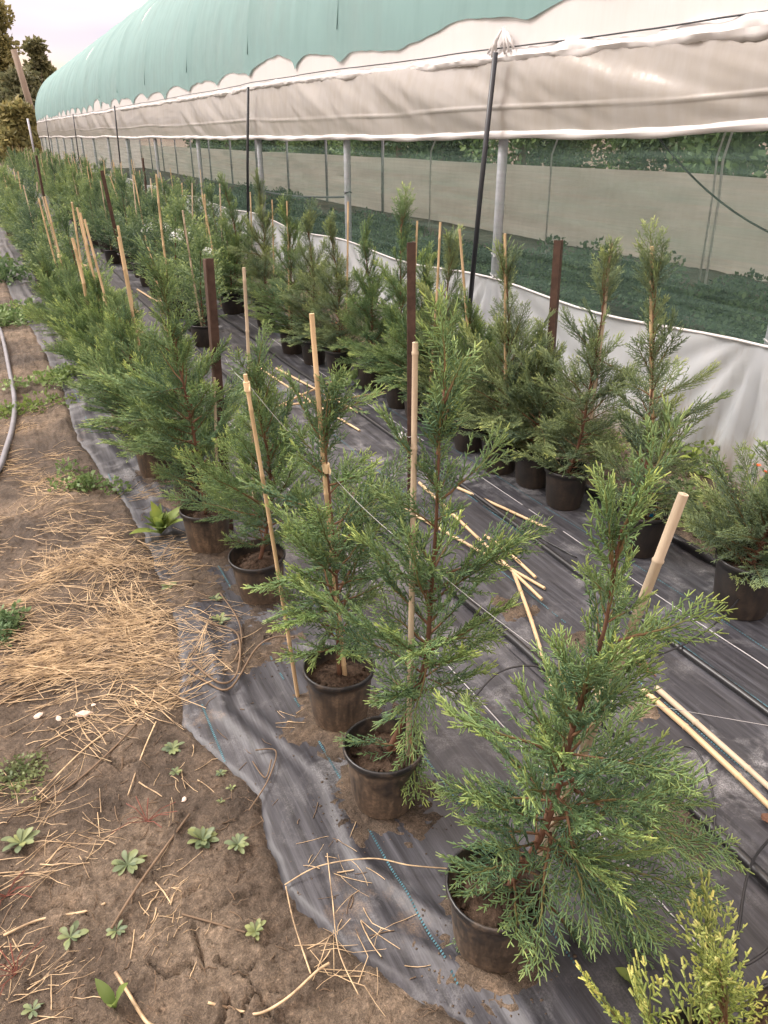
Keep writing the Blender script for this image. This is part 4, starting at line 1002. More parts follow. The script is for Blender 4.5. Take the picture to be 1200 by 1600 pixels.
while y < 44:
    x = 2.02 + rg.normal(0, 0.07); far_plant(x, y, rg.integers(7), ordinal('right', 'green cypress, # from the front in the right row along the tunnel', 'green cypress in the far stretch of the right row along the tunnel windows'), 'far cypresses of the right row', 'b'); far_spots.append((x, y, 'right')); y += 0.52 if y < 20 else 0.75
y = 6.2
while y < 44:
    x = 1.50 + rg.normal(0, 0.06); far_plant(x, y, rg.integers(7), ordinal('middle', '# cypress from the front in the middle row, beyond the loose canes', 'green cypress in the far stretch of the middle row'), 'cypresses of the middle row', 'b'); far_spots.append((x, y, 'middle')); y += 0.62 if y < 20 else 0.8
y = 10.0
while y < 44:
    x = 2.62 + rg.normal(0, 0.06); far_plant(x, y, rg.integers(7), ordinal('skirt', '# cypress of the short row closest to the tunnel skirt', 'far cypress standing closest to the tunnel skirt, beyond the right row'), 'far cypresses by the skirt', 'b'); far_spots.append((x, y, 'skirt')); y += 0.8

# ------------------------------------------------------------------ canes
def cane_mesh(length, r, seed, mat):
    rg_ = np.random.default_rng(seed); pts, rs = [], []; z = 0.0; nodes = []
    while z < length: nodes.append(z); z += rg_.uniform(0.13, 0.22)
    zs = [0.0]; rr_ = [r]
    for nz in nodes[1:]:
        for dz_, f in ((-0.006, 1.0), (-0.002, 1.16), (0.001, 1.18), (0.004, 0.98)): zs.append(nz + dz_); rr_.append(r * f * (1 - 0.18 * nz / length))
    zs.append(length); rr_.append(r * 0.82)
    bend = rg_.normal(0, 0.006, 2)
    P = [(bend[0] * math.sin(math.pi * s / length), bend[1] * math.sin(math.pi * s / length), s) for s in zs]
    m_ = MB(); m_.tube(P, rr_, 10, cap=False)
    n = len(P); rt = rr_[-1]                           # hollow cut end
    m_.tube([(0, 0, length), (0, 0, length - 0.02)], [rt * 0.55, rt * 0.5], 10)
    V = [(rt * c * math.cos(a), rt * c * math.sin(a), length) for c in (1.0, 0.55) for a in np.linspace(0, 2 * math.pi, 10, endpoint=False)]
    m_.add(V, [(i, (i + 1) % 10, 10 + (i + 1) % 10, 10 + i) for i in range(10)])
    return m_.mesh('bamboo_cane', mat, True)
def cane(p0, p1, r, label, seed, mat=CANE, group=None, tie=None):
    p0 = Vector(p0); p1 = Vector(p1); d = p1 - p0
    o = obj('bamboo_cane', cane_mesh(d.length, r, seed, mat), loc=p0); o.rotation_euler = d.to_track_quat('Z', 'Y').to_euler()
    tag(o, label, 'cane', group)
    if tie is not None:
        m_ = MB(); z = tie * d.length
        m_.tube([(0, 0, z - 0.012), (0, 0, z + 0.012)], r * 1.35, 10); m_.add([(0, r, z + 0.012), (0.03, r * 2, z + 0.004), (0.036, r * 1.5, z - 0.006), (0, r, z - 0.012)], [(0, 1, 2, 3)])
        obj('tie', m_.mesh('tie', TAPE), o)
    return o
def px_cane(base, top, bot, r, label, seed, mat=CANE, tie=None, inpot=True):
    a, b = up_at(*top, base), up_at(*bot, base)
    if inpot: b = b + (b - a) / np.linalg.norm(b - a) * 0.04
    cane(b, a, r, label, seed, mat, 'upright canes', tie); return a, b
def between(p, q, t): return np.array(p) * (1 - t) + np.array(q) * t
A1c = (A1[0] + 0.10, A1[1] + 0.02)
c1 = px_cane(A1c, (1068, 772), (850, 1330), 0.0105, 'thick pale cane with hollow cut end leaning right in the largest cypress', 1, CANE_OLD, 0.52)
c2 = px_cane(A2, (649, 535), (638, 1165), 0.0075, 'straight greyish cane in front of the middle brown post, beside the red-brown stem', 2, CANE_OLD, 0.57)
c3 = px_cane(A3, (487, 490), (542, 1080), 0.0075, 'cane leaning left in the third pot, beside the bare dark leader', 3, CANE, 0.66)
cane(*[(gnd(466, 1092)), up_at(383, 585, gnd(466, 1092))], 0.0062, 'slim yellow cane stuck in the ground between third and fourth pots', 4, CANE, 'upright canes', 0.97)
c4 = px_cane(A4, (381, 418), (396, 760), 0.0062, 'thin grey cane rising from the dense blue-green cypress', 5, CANE_OLD)
b5 = (A5[0] + 0.05, A5[1] + 0.02)
px_cane(b5, (335, 590), (341, 800), 0.006, 'pale split cane close in front of the left brown post', 6, CANE_OLD)
lab = ['orange-brown cane leaning in the sixth cypress of the left row', 'pale cane in the seventh cypress of the left row', 'cane with bright cut top in the eighth cypress of the left row', 'cane standing in the ninth cypress of the left row', 'cane standing in the tenth cypress of the left row', 'cane standing in the eleventh cypress of the left row', 'cane standing in the twelfth cypress of the left row', 'cane standing in the thirteenth cypress of the left row']
tops = [(204, 362), (171, 335), (182, 337), (107, 305), (112, 300), (117, 303), (121, 303), (60, 285)]
for k, bse in enumerate(A_near):
    top = up_at(*tops[k], bse)
    top = np.array([bse[0], bse[1], bse[2] + 1.08]) * 0.5 + 0.5 * np.array([np.clip(top[0], bse[0] - 0.12, bse[0] + 0.12), np.clip(top[1], bse[1] - 0.1, bse[1] + 0.1), bse[2] + np.clip(top[2], 1.0, 1.2)])
    cane(np.array(bse) + np.array([0.04, 0.02, 0.10]), top, 0.0078, lab[k], 20 + k, CANE, 'upright canes', 0.6)
px_cane(B2, (1019, 385), (1020, 690), 0.0085, 'pink-brown cane carrying the tall slim cypress before the skirt', 40, CANE)
px_cane(B3, (955, 380), (925, 640), 0.008, 'pinkish cane leaning right behind the two-tiered cypress', 41, CANE_OLD)
px_cane(B_near[4], (789, 365), (790, 640), 0.0075, 'orange cane behind the silvery spired cypress', 42)
px_cane(B_near[5], (718, 358), (738, 610), 0.0075, 'orange cane leaning left of the dark tunnel pole', 43)
px_cane(B_near[6], (688, 347), (672, 600), 0.0075, 'orange cane just right of the middle brown post', 44)
px_cane(B_near[7], (652, 345), (645, 560), 0.0075, 'short orange cane seen behind the middle brown post top', 45)
px_cane(B_near[8], (544, 315), (540, 548), 0.0075, 'orange cane in front of the nearest grey window post with black tie', 46)
px_cane(B_near[9], (448, 314), (452, 500), 0.007, 'cane above the broad dark cypress of the right row', 47)
px_cane(B_near[10], (425, 312), (428, 480), 0.007, 'cane left of the broad dark cypress, right of the dark pole', 48)
px_cane(B_near[11], (391, 300), (393, 470), 0.007, 'cane standing at the foot of the second dark tunnel pole', 49)
CM = [cane_mesh(1.05, 0.0085, 50 + k, CANE if k % 2 else CANE_OLD) for k in range(4)]
WHERE = {'left': 'bamboo cane standing among the far cypresses of the left row', 'right': 'bamboo cane standing among the far cypresses of the right row', 'middle': 'bamboo cane standing among the cypresses of the middle row', 'skirt': 'bamboo cane by the tunnel skirt at the far cypresses'}
for k, (x, y, side) in enumerate(far_spots):
    if rg.random() < 0.42: continue
    z = float(base_h(x, y)) + 0.08
    o = obj('bamboo_cane', CM[k % 4], loc=(x + rg.normal(0, 0.03), y + rg.normal(0, 0.03), z), rot=(rg.normal(0, 0.06), rg.normal(0, 0.08), rg.uniform(0, 6.28)), scale=(0.95, 0.95, rg.uniform(0.88, 1.05)))
    tag(o, WHERE[side], 'cane', 'far canes, ' + side)
px_cane((1.5, 7.2), (244, 272), (262, 430), 0.010, 'tall orange cane rising above the middle row in front of a window post', 60)
px_cane((0.95, 4.9), (113, 372), (136, 475), 0.011, 'bright orange cane leaning right out of the left row foliage', 61)
# canes lying on the path
LOOSE = [((395, 573), (562, 678), 'long loose cane lying along the path beyond the third cypress'), ((432, 580), (560, 650), 'loose cane lying just right of the longest one on the path'), ((430, 646), (602, 620), 'loose cane lying across the others on the far path'), ((440, 640), (520, 600), 'short loose cane crossing under the others on the far path'),
         ((590, 780), (850, 930), 'loose cane running from the middle brown post towards the largest cypress'), ((715, 770), (853, 834), 'loose cane lying straight along the path near the right black pots'), ((655, 765), (845, 952), 'loose cane crossing two others beside the second cypress'), ((758, 845), (836, 912), 'short loose cane under the crossing canes beside the second cypress'),
         ((801, 907), (868, 1116), 'orange loose cane lying across the path left of the largest cypress'), ((1002, 1092), (1215, 1290), 'orange loose cane on the cloth at the right edge, nearer of a pair'), ((1022, 1090), (1215, 1258), 'pinkish loose cane on the cloth at the right edge, farther of a pair'), ((215, 455), (275, 490), 'loose cane on the path between left and middle rows'), ((280, 510), (284, 545), 'short pale cane piece leaning on the path left of the brown post')]
for k, (a, b, lb) in enumerate(LOOSE):
    r = 0.0075 if k < 9 else 0.0095
    P = []
    for q in (a, b):
        g = gnd(*q); P.append(g)
    d = P[1] - P[0]; zs = [cloth_top(*(P[0] + d * t)[:2]) for t in np.linspace(0, 1, 9)]
    sl = (zs[-1] - zs[0]); lift = max(z_ - (zs[0] + sl * i / 8) for i, z_ in enumerate(zs)) + r + 0.001 + (0.014 if k in (2, 6) else 0)
    P[0][2] = zs[0] + lift; P[1][2] = zs[-1] + lift
    cane(P[0], P[1], r, lb, 80 + k, CANE_OLD if k in (10, 12) else CANE, 'loose canes on the path')

# ------------------------------------------------------------------ rusty angle-iron posts
def angle_post(foot_, top, w, label, rz=0.6):
    p0 = Vector(foot_); p1 = Vector(top); d = p1 - p0; Ln = d.length; th = 0.005
    m_ = MB(); prof = [(-w / 2, -w / 2), (w / 2, -w / 2), (w / 2, -w / 2 + th), (-w / 2 + th, -w / 2 + th), (-w / 2 + th, w / 2), (-w / 2, w / 2)]
    zs = np.linspace(-0.15, Ln, 12); V = [(x, y, z) for z in zs for x, y in prof]; F = [(i * 6 + k, i * 6 + (k + 1) % 6, i * 6 + 6 + (k + 1) % 6, i * 6 + 6 + k) for i in range(11) for k in range(6)]
    F.append(tuple(66 + k for k in range(6))); m_.add(V, F)
    t = thing('steel_post', label, 'post', p0, 'rusty posts'); s = obj('shaft', m_.mesh('shaft', POST), t)
    s.rotation_euler = (d.to_track_quat('Z', 'Y') @ Euler((0, 0, rz)).to_quaternion()).to_euler()
    m_ = MB(); z = Ln * 0.30
    m_.tube([(0.62 * w * math.cos(a) , 0.62 * w * math.sin(a), z + 0.004 * math.sin(a * 2)) for a in np.linspace(0, 6.4, 18)], 0.002, 5); w_ = obj('wire_wrap', m_.mesh('wire_wrap', STRING), t); w_.rotation_euler = s.rotation_euler
    return t
f = gnd(360, 835); angle_post((f[0], f[1], 0), up_at(327, 405, f), 0.040, 'thick rusty brown post standing at the fifth pot of the left row', 3.6)
f = gnd(641, 790); angle_post((f[0], f[1], 0), up_at(641, 378, f), 0.036, 'tall rusty brown post in the middle, behind the greyish cane', 3.4)
f = gnd(848, 728); angle_post((f[0], f[1], 0), up_at(873, 375, f), 0.034, 'dark rusty post leaning right, in front of the white skirt', 2.6)
for (x, y, tilt, lb) in ((1.28, 9.4, -0.10, 'rusty post leaning among the far rows, left of the tall orange cane'), (1.05, 17.5, 0.0, 'rusty post far back between the left and middle rows'), (-0.15, 26.0, -0.02, 'small dark post far back near the tunnel end'), (2.5, 14.5, 0.02, 'rusty post far back close to the tunnel windows')):
    angle_post((x, y, 0), (x + tilt, y, 1.22), 0.04, lb, 3.4)

# ------------------------------------------------------------------ pipes, hose, tubes and string
def smooth_path(pts, n=60):
    pts = np.array(pts, float); m = len(pts); t = np.linspace(0, m - 1, n); out = []
    for s in t:
        i = min(int(s), m - 2); u = s - i; p0, p1, p2, p3 = pts[max(i - 1, 0)], pts[i], pts[i + 1], pts[min(i + 2, m - 1)]
        out.append(0.5 * (2 * p1 + (p2 - p0) * u + (2 * p0 - 5 * p1 + 4 * p2 - p3) * u ** 2 + (3 * p1 - p0 - 3 * p2 + p3) * u ** 3))
    return out
def line_thing(name, pts, r, mat, label, cat, group=None, sides=8, n=60):
    m_ = MB(); m_.tube(smooth_path(pts, n), r, sides); o = obj(name, m_.mesh(name, mat, True)); return tag(o, label, cat, group)
def on_cloth(px, py, dz):
    g = gnd(px, py); return (g[0], g[1], cloth_top(g[0], g[1]) + dz)
def pipe_along(x0, amp, y0, y1, r, sd):
    pts = []
    for y in np.arange(y0, y1, 0.12 if y1 < 12 else 0.25):
        x = x0 + amp * float(vnoise(y * 0.7, 0, sd)); pts.append((x, y, cloth_top(x, y) + r * 0.9))
    return pts
for x0, amp, r, sd, lb in ((1.29, 0.06, 0.0135, 1, 'black irrigation pipe running along the path nearest the left row'), (1.80, 0.06, 0.0115, 2, 'black irrigation pipe along the middle of the cloth, left of the right row'), (2.33, 0.03, 0.019, 3, 'thick black pipe along the soil edge behind the right row pots')):
    m_ = MB(); m_.tube(pipe_along(x0, amp, 0.2, 14, r, sd), r, 10); tag(obj('irrigation_pipe', m_.mesh('irrigation_pipe', HOSE_BLACK, True)), lb, 'pipe', 'irrigation pipes')
def sz(px, py, dz=0.0):
    g = gnd(px, py); return (float(g[0]), float(g[1]), float(soil_h(np.array([g[0]]), np.array([g[1]]))[0]) + dz)
line_thing('garden_hose', [sz(*q, 0.020) for q in ((-60, 800), (-5, 748), (10, 715), (22, 670), (24, 630), (16, 585), (8, 545), (-2, 515), (-30, 480), (-70, 450))], 0.015, HOSE_GREY, 'grey hose curving along the bare soil at the left edge', 'hose', sides=10)
line_thing('drip_tube', [on_cloth(1010, 1230, 0.01), np.add(on_cloth(1040, 1205, 0.0), (0, 0, 0.05)), np.add(on_cloth(1080, 1215, 0), (0, 0, 0.07)), np.add(on_cloth(1110, 1290, 0), (0, 0, 0.04)), on_cloth(1100, 1370, 0.006), on_cloth(1085, 1420, 0.006)], 0.0032, HOSE_BLACK, 'thin black drip tube arching right of the largest cypress', 'tube', 'drip tubes', 6)
line_thing('drip_tube', [np.add(on_cloth(1195, 1330, 0), (0, 0, 0.02)), np.add(on_cloth(1165, 1380, 0), (0, 0, 0.05)), np.add(on_cloth(1150, 1450, 0), (0, 0, 0.05)), np.add(on_cloth(1150, 1530, 0), (0, 0, 0.04)), on_cloth(1230, 1480, 0.05), on_cloth(1290, 1420, 0.02)], 0.0034, HOSE_BLACK, 'black drip tube looping at the right edge above the golden cypress', 'tube', 'drip tubes', 6)
line_thing('drip_tube', [np.add(on_cloth(1180, 940, 0), (0, 0, 0.12)), np.add(on_cloth(1120, 1000, 0), (0, 0, 0.07)), on_cloth(1050, 1035, 0.03), on_cloth(960, 1050, 0.01), on_cloth(880, 1045, 0.01)], 0.0032, HOSE_BLACK, 'thin black tube hanging from the glossy pot at the right edge', 'tube', 'drip tubes', 6)
line_thing('drip_tube', [on_cloth(555, 990, 0.01), np.add(on_cloth(560, 950, 0), (0, 0, 0.06)), np.add(on_cloth(590, 940, 0), (0, 0, 0.08)), on_cloth(612, 990, 0.02), on_cloth(640, 1060, 0.01)], 0.0032, HOSE_BLACK, 'thin black tube loop behind the third pot', 'tube', 'drip tubes', 6)
line_thing('drip_tube', [on_cloth(740, 1100, 0.01), np.add(on_cloth(780, 1075, 0), (0, 0, 0.05)), np.add(on_cloth(840, 1070, 0), (0, 0, 0.05)), on_cloth(900, 1100, 0.01)], 0.0032, HOSE_BLACK, 'thin black tube crossing the path left of the largest cypress', 'tube', 'drip tubes', 6)
line_thing('drip_tube', [on_cloth(620, 700, 0.01), np.add(on_cloth(650, 720, 0), (0, 0, 0.05)), on_cloth(700, 745, 0.02), on_cloth(760, 800, 0.01), on_cloth(900, 880, 0.008)], 0.0032, HOSE_BLACK, 'thin black tube on the path near the middle post', 'tube', 'drip tubes', 6)
tie1, tie2, tie3 = between(c1[1], c1[0], 0.52), between(c2[1], c2[0], 0.57), between(c3[1], c3[0], 0.66); tie0 = up_at(388, 600, gnd(466, 1092))
m_ = MB(); seq = [up_at(352, 560, gnd(360, 835)), tie0, tie3, tie2, tie1, (1.9, 0.3, 0.42)]
for a, b in zip(seq[:-1], seq[1:]): m_.tube(sag_line(a, b, 0.012, 10), 0.0006, 5)
tag(obj('guide_string', m_.mesh('guide_string', STRING)), 'white string tied from cane to cane along the left row', 'string')
m_ = MB(); m_.tube(sag_line(up_at(858, 612, gnd(848, 728)), (2.75, 1.2, 0.18), 0.03, 14), 0.0009, 5); tag(obj('guide_string', m_.mesh('guide_string', STRING)), 'white string running from the leaning rusty post over the soil strip', 'string')

# ------------------------------------------------------------------ spilled soil round the pots
def mound(x, y, r, hgt, seed, parent=ground):
    """spilled earth: a thin lumpy disc whose outline is where it dips under the cloth"""
    na_ = 64; a = np.linspace(0, 2 * np.pi, na_ + 1)[:-1]; rs = np.linspace(0.1, 1.45, 18); nr = len(rs)
    A_, R_ = np.meshgrid(a, rs, indexing='ij')
    x_ = x + R_ * r * np.cos(A_); y_ = y + R_ * r * np.sin(A_)
    n_ = 1.3 * fbm(x_ * 14, y_ * 14, seed, 3) + 0.9 * fbm(x_ * 70, y_ * 70, seed + 3, 3)
    z_ = fab_h(x_, y_) + (0.005 if x > 1.3 else 0) + hgt * (0.75 - 0.95 * R_ ** 2 + n_)
    V = np.concatenate([np.stack([x_, y_, z_], -1).reshape(-1, 3), [[x, y, float(fab_h(x, y)) + hgt]]])
    Qd = [(i * nr + j, ((i + 1) % na_) * nr + j, ((i + 1) % na_) * nr + j + 1, i * nr + j + 1) for i in range(na_) for j in range(nr - 1)]
    T_m = [(na_ * nr, i * nr, ((i + 1) % na_) * nr) for i in range(na_)]
    o = obj('soil_mound', mesh_np('soil_mound', V, np.array(Qd), np.array(T_m), mat=SOIL, smooth=True)); o.parent = parent
for k, p in enumerate([A1, A2, A3, A4, A5] + A_near[:4]): mound(p[0] - 0.01, p[1] - 0.01, 0.125 + 0.012 * (k % 3), 0.010, 5 + k)
for k, (px, py, r) in enumerate([(420, 1000, 0.12), (390, 1030, 0.08), (545, 770, 0.09), (1080, 1290, 0.10), (640, 690, 0.07), (330, 870, 0.16), (800, 960, 0.08), (900, 1010, 0.06), (300, 920, 0.12), (1000, 1120, 0.05)]):
    g = gnd(px, py); mound(g[0], g[1], r, 0.008, 30 + k)

# ------------------------------------------------------------------ straw and dead stalks
def ribbon_straws(items, seed):
    """items: (x, y, heading, length, radius, lift)"""
    rg_ = np.random.default_rng(seed); VV, QQ, o = [], [], 0
    for (x, y, hd, ln, r, lift) in items:
        k = 5; t = np.linspace(-0.5, 0.5, k); b = rg_.normal(0, 0.18); kink = rg_.normal(0, 0.5) if rg_.random() < 0.25 else 0
        hh = hd + b * t * 2 + np.where(t > 0.1, kink, 0)
        px_ = x + np.cumsum(np.cos(hh)) * ln / k - ln / 2 * math.cos(hd); py_ = y + np.cumsum(np.sin(hh)) * ln / k - ln / 2 * math.sin(hd)
        gh = np.where(px_ < fab_left(py_) + 0.02, soil_h(px_, py_), fab_h(px_, py_))
        z = np.maximum(gh, gh.mean() - 0.004) + r + lift * rg_.uniform(0.2, 1) + np.linspace(-1, 1, k) * rg_.normal(0, 0.008) * (lift > 0.004)
        z = np.maximum(z, gh + r * 0.6)
        v, q = tube_np(np.stack([px_, py_, z], 1), r, r * 0.7, 4); VV.append(v); QQ.append(q + o); o += len(v)
    return np.concatenate(VV), np.concatenate(QQ)
rs_ = np.random.default_rng(9); items = []
def heap(px, py, n, sx, sy, hd, sp, lift, ln=(0.08, 0.28)):
    g = gnd(px, py); clumps = [(g[0] + rs_.normal(0, sx), g[1] + rs_.normal(0, sy), rs_.normal(0, sp * 0.7)) for _ in range(max(3, n // 20))]
    for _ in range(int(n * 0.8)):
        cx_, cy_, ch_ = clumps[rs_.integers(len(clumps))]
        items.append((cx_ + rs_.normal(0, 0.045), cy_ + rs_.normal(0, 0.045), rad(hd + ch_ + rs_.normal(0, sp * 0.45)), rs_.uniform(*ln), rs_.uniform(0.0006, 0.0013) * (1.8 if rs_.random() < 0.16 else 1), 0.7 * lift * abs(rs_.normal(0, 1))))
# heaps lie where the photograph shows them; headings relative to +X
heap(130, 880, 230, 0.16, 0.20, -20, 50, 0.020); heap(60, 930, 260, 0.13, 0.22, -15, 45, 0.022); heap(200, 930, 230, 0.11, 0.20, -35, 60, 0.022); heap(110, 1010, 320, 0.15, 0.12, -8, 30, 0.022, (0.12, 0.36)); heap(230, 1010, 260, 0.08, 0.12, -30, 60, 0.022)
heap(60, 1060, 230, 0.10, 0.09, -5, 30, 0.018, (0.12, 0.32)); heap(230, 1060, 180, 0.07, 0.08, -25, 50, 0.016); heap(40, 830, 130, 0.16, 0.25, -10, 60, 0.010); heap(250, 890, 160, 0.09, 0.18, -30, 60, 0.018); heap(60, 760, 60, 0.15, 0.4, 20, 70, 0.004); heap(150, 1130, 70, 0.14, 0.07, -10, 60, 0.008)
heap(330, 1000, 40, 0.06, 0.15, -40, 70, 0.006); heap(540, 1520, 30, 0.05, 0.05, -60, 60, 0.02, (0.05, 0.2)); heap(100, 1350, 60, 0.2, 0.15, 0, 90, 0.004, (0.03, 0.14)); heap(250, 1500, 60, 0.2, 0.12, 0, 90, 0.003, (0.02, 0.10)); heap(60, 1300, 60, 0.08, 0.1, -30, 60, 0.01); heap(20, 1500, 60, 0.06, 0.08, -30, 70, 0.012, (0.04, 0.14)); heap(450, 1250, 25, 0.1, 0.2, -40, 70, 0.003, (0.03, 0.12))
heap(50, 640, 90, 0.14, 0.5, 60, 60, 0.005); heap(80, 790, 110, 0.16, 0.3, 10, 60, 0.008); heap(2 + 60, 720, 80, 0.15, 0.4, 30, 70, 0.006); heap(1100, 830, 60, 0.14, 0.2, -30, 60, 0.008, (0.06, 0.2)); heap(1050, 780, 40, 0.1, 0.2, -30, 60, 0.008, (0.06, 0.2)); heap(800, 640, 60, 0.12, 0.4, 40, 70, 0.01); heap(560, 640, 25, 0.15, 0.3, 40, 70, 0.003)
V, Q = ribbon_straws(items, 4)
tag(obj('straw', mesh_np('straw', V, Q, mat=STRAW)), 'scattered yellow straw lying in heaps on the bare soil', 'straw', kind='stuff')
rs2 = np.random.default_rng(19); it2 = []
for _ in range(900):
    x = rs2.uniform(-0.7, 0.5); y = rs2.uniform(0.75, 3.4)
    if x > float(fab_left(y)) + 0.1 and rs2.random() < 0.7: continue
    it2.append((x, y, rs2.uniform(0, 6.28), rs2.uniform(0.01, 0.07), rs2.uniform(0.0006, 0.0016), 0.001))
V, Q = ribbon_straws(it2, 5)
tag(obj('plant_litter', mesh_np('plant_litter', V, Q, mat=TWIG)), 'small brown bits of dead stalk strewn over the soil', 'litter', kind='stuff')
def stalk(pix, r, label, mat=TWIG, lift=0.004, zs=None):
    pts = []
    for i, q in enumerate(pix):
        g = gnd(*q); x, y = g[0], g[1]
        z = max(float(soil_h(np.array([x]), np.array([y]))[0]), float(fab_h(x, y)) if x > float(fab_left(y)) else -1) + r + (zs[i] if zs else lift); pts.append((x, y, z))
    return line_thing('dead_stalk', pts, r, mat, label, 'stalk', 'dead stalks', 5, 30)
stalk([(175, 1455), (215, 1390), (255, 1330), (297, 1275)], 0.0032, 'straight dark dead stalk lying on soil between two rosettes', lift=0.008)
stalk([(285, 1430), (340, 1448), (385, 1465)], 0.0025, 'short dark stalk lying below the two rosettes', lift=0.003)
stalk([(5, 1460), (60, 1435), (130, 1420), (165, 1412)], 0.003, 'pale curved stalk at the left edge of the soil', STRAW)
stalk([(180, 1518), (200, 1550), (225, 1590), (240, 1605)], 0.004, 'thick yellow stalk at the bottom edge beside a green sprout', STRAW)
stalk([(326, 1572), (370, 1574), (405, 1585), (450, 1568), (495, 1535), (515, 1520)], 0.003, 'bent pale stalk at the bottom running to the cloth edge', STRAW, zs=[.002, .003, .004, .01, .02, .03])
stalk([(330, 985), (372, 1000), (372, 1060), (345, 1080), (300, 1040)], 0.0035, 'looped brown vine on the cloth left of the third pot', lift=0.012)
stalk([(462, 1028), (430, 1020), (400, 1030), (360, 1085), (320, 1070), (290, 1050)], 0.0035, 'long brown vine reaching from the yellow cane over the cloth', lift=0.018, zs=[.07, .05, .03, .012, .01, .006])
stalk([(345, 935), (372, 975), (378, 1010), (368, 1040)], 0.003, 'brown vine hanging down from the fourth pot', lift=0.01)
stalk([(390, 1275), (420, 1225), (432, 1185), (400, 1180)], 0.002, 'thin grey twig bent over the cloth left of the second pot', lift=0.012)
stalk([(395, 1195), (415, 1220), (425, 1195)], 0.002, 'small forked grey twig on the cloth edge', lift=0.008)
stalk([(445, 1385), (500, 1365), (580, 1363), (640, 1368), (700, 1365)], 0.0016, 'long thin pale stem arching over the cloth below the second pot', STRAW, zs=[.005, .02, .03, .03, .01])
stalk([(447, 1390), (460, 1450), (486, 1530)], 0.0018, 'thin pale stem hanging down the cloth edge', STRAW, zs=[.01, .02, .005])
stalk([(512, 1350), (520, 1420), (530, 1500), (560, 1560)], 0.0013, 'fine upright pale stem over the cloth near the bottom', STRAW, zs=[.03, .03, .02, .01])
stalk([(60, 1245), (150, 1160), (250, 1105), (340, 1070)], 0.0022, 'long straw stalk lying diagonally over the wet soil', STRAW)
stalk([(40, 1270), (110, 1230), (190, 1165), (235, 1110)], 0.0028, 'brown stalk lying below the straw heap on wet soil', TWIG)
stalk([(200, 1245), (225, 1180), (245, 1135)], 0.002, 'pale straw lying upright across the brown stalks', STRAW)

# ------------------------------------------------------------------ stones and chips
rs3 = np.random.default_rng(33)
def stone_mesh(seed):
    rg_ = np.random.default_rng(seed); m_ = MB(); m_.lathe([(0.001, -0.5), (0.7, -0.35), (1, 0), (0.75, 0.35), (0.001, 0.5)], 8); m_.v = [tuple(np.array(v) * (1 + rg_.normal(0, 0.12, 3))) for v in m_.v]; return m_.mesh('stone', STONE)
VV, QQ, o = [], [], 0
tmpl = [stone_mesh(k) for k in range(3)]
for _ in range(2600):
    x = rs3.uniform(-0.7, 0.5); y = rs3.uniform(0.75, 4.0); inside = x > float(fab_left(y)) + 0.02
    if inside and rs3.random() < 0.6: continue
    s = rs3.uniform(0.0012, 0.0042) * (1.7 if rs3.random() < 0.05 else 1) * (0.6 if inside else 1); me = tmpl[rs3.integers(3)]
    v = np.array([q.co for q in me.vertices]) @ np.diag([s, s * rs3.uniform(0.6, 1), s * 0.8]); a = rs3.uniform(0, 6.28); v = v @ np.array([[math.cos(a), -math.sin(a), 0], [math.sin(a), math.cos(a), 0], [0, 0, 1]])
    v += np.array([x, y, float(fab_h(x, y)) if inside else float(soil_h(np.array([x]), np.array([y]))[0]) + s * 0.2]); VV.append(v); QQ.append(np.array([list(p.vertices) for p in me.polygons]) + o); o += len(v)
SPILL = [(p[0], p[1], 0.16) for p in [A1, A2, A3, A4, A5] + A_near[:3]] + [(*gnd(px, py)[:2], 0.14) for px, py in ((420, 1000), (390, 1030), (545, 770), (1080, 1290), (300, 920), (330, 870))]
VC, QC, oc = [], [], 0
for (x0, y0, r0) in SPILL:
    for _ in range(130):
        a = rs3.uniform(0, 6.28); rr_ = r0 * rs3.uniform(0.45, 1.0) ** 1.0 + abs(rs3.normal(0, 0.03)); x = x0 + rr_ * math.cos(a); y = y0 + rr_ * math.sin(a)
        s_ = rs3.uniform(0.0012, 0.0042) * (1.2 if rs3.random() < 0.2 else 0.8); me = tmpl[rs3.integers(3)]
        v = np.array([q.co for q in me.vertices]) * s_ * np.array([1, 0.8, 0.7]) + np.array([x, y, float(fab_h(x, y)) + 0.001]); VC.append(v); QC.append(np.array([list(p.vertices) for p in me.polygons]) + oc); oc += len(v)
o_ = obj('soil_crumbs', mesh_np('soil_crumbs', np.concatenate(VC), np.concatenate(QC), mat=SOIL)); o_['kind'] = 'stuff'; tag(o_, 'loose earth crumbs spilled on the cloth around the pots', 'soil')
tag(obj('gravel', mesh_np('gravel', np.concatenate(VV), np.concatenate(QQ), mat=SOIL)), 'small crumbs of earth and grit strewn over soil and cloth', 'grit', kind='stuff')
for px, py, s, lb, mt in ((60, 1122, 0.014, 'pale whitish stone on wet soil below the straw, leftmost of three', CHIP), (93, 1127, 0.010, 'small pale stone on wet soil below the straw, middle of three', CHIP), (132, 1123, 0.015, 'long pinkish chip on wet soil below the straw, rightmost of three', CHIP), (287, 1247, 0.008, 'small square orange-pink chip lying on the soil above the rosettes', CHIP), (147, 1108, 0.008, 'small grey-white stone just above the three pale ones', CHIP), (1196, 1293, 0.020, 'rounded orange-brown clod at the right edge below the paired canes', BARK)):
    p = sz(px, py) if px < 400 else on_cloth(px, py, 0.008)
    o_ = obj('stone', tmpl[int(s * 1000) % 3].copy(), loc=(p[0], p[1], p[2] + s * 0.35), rot=(0.1, 0.2, px), scale=(s * (1.7 if 'long' in lb else 1.1), s * 0.8, s * 0.8)); o_.data.materials.clear(); o_.data.materials.append(mt); tag(o_, lb, 'stone')

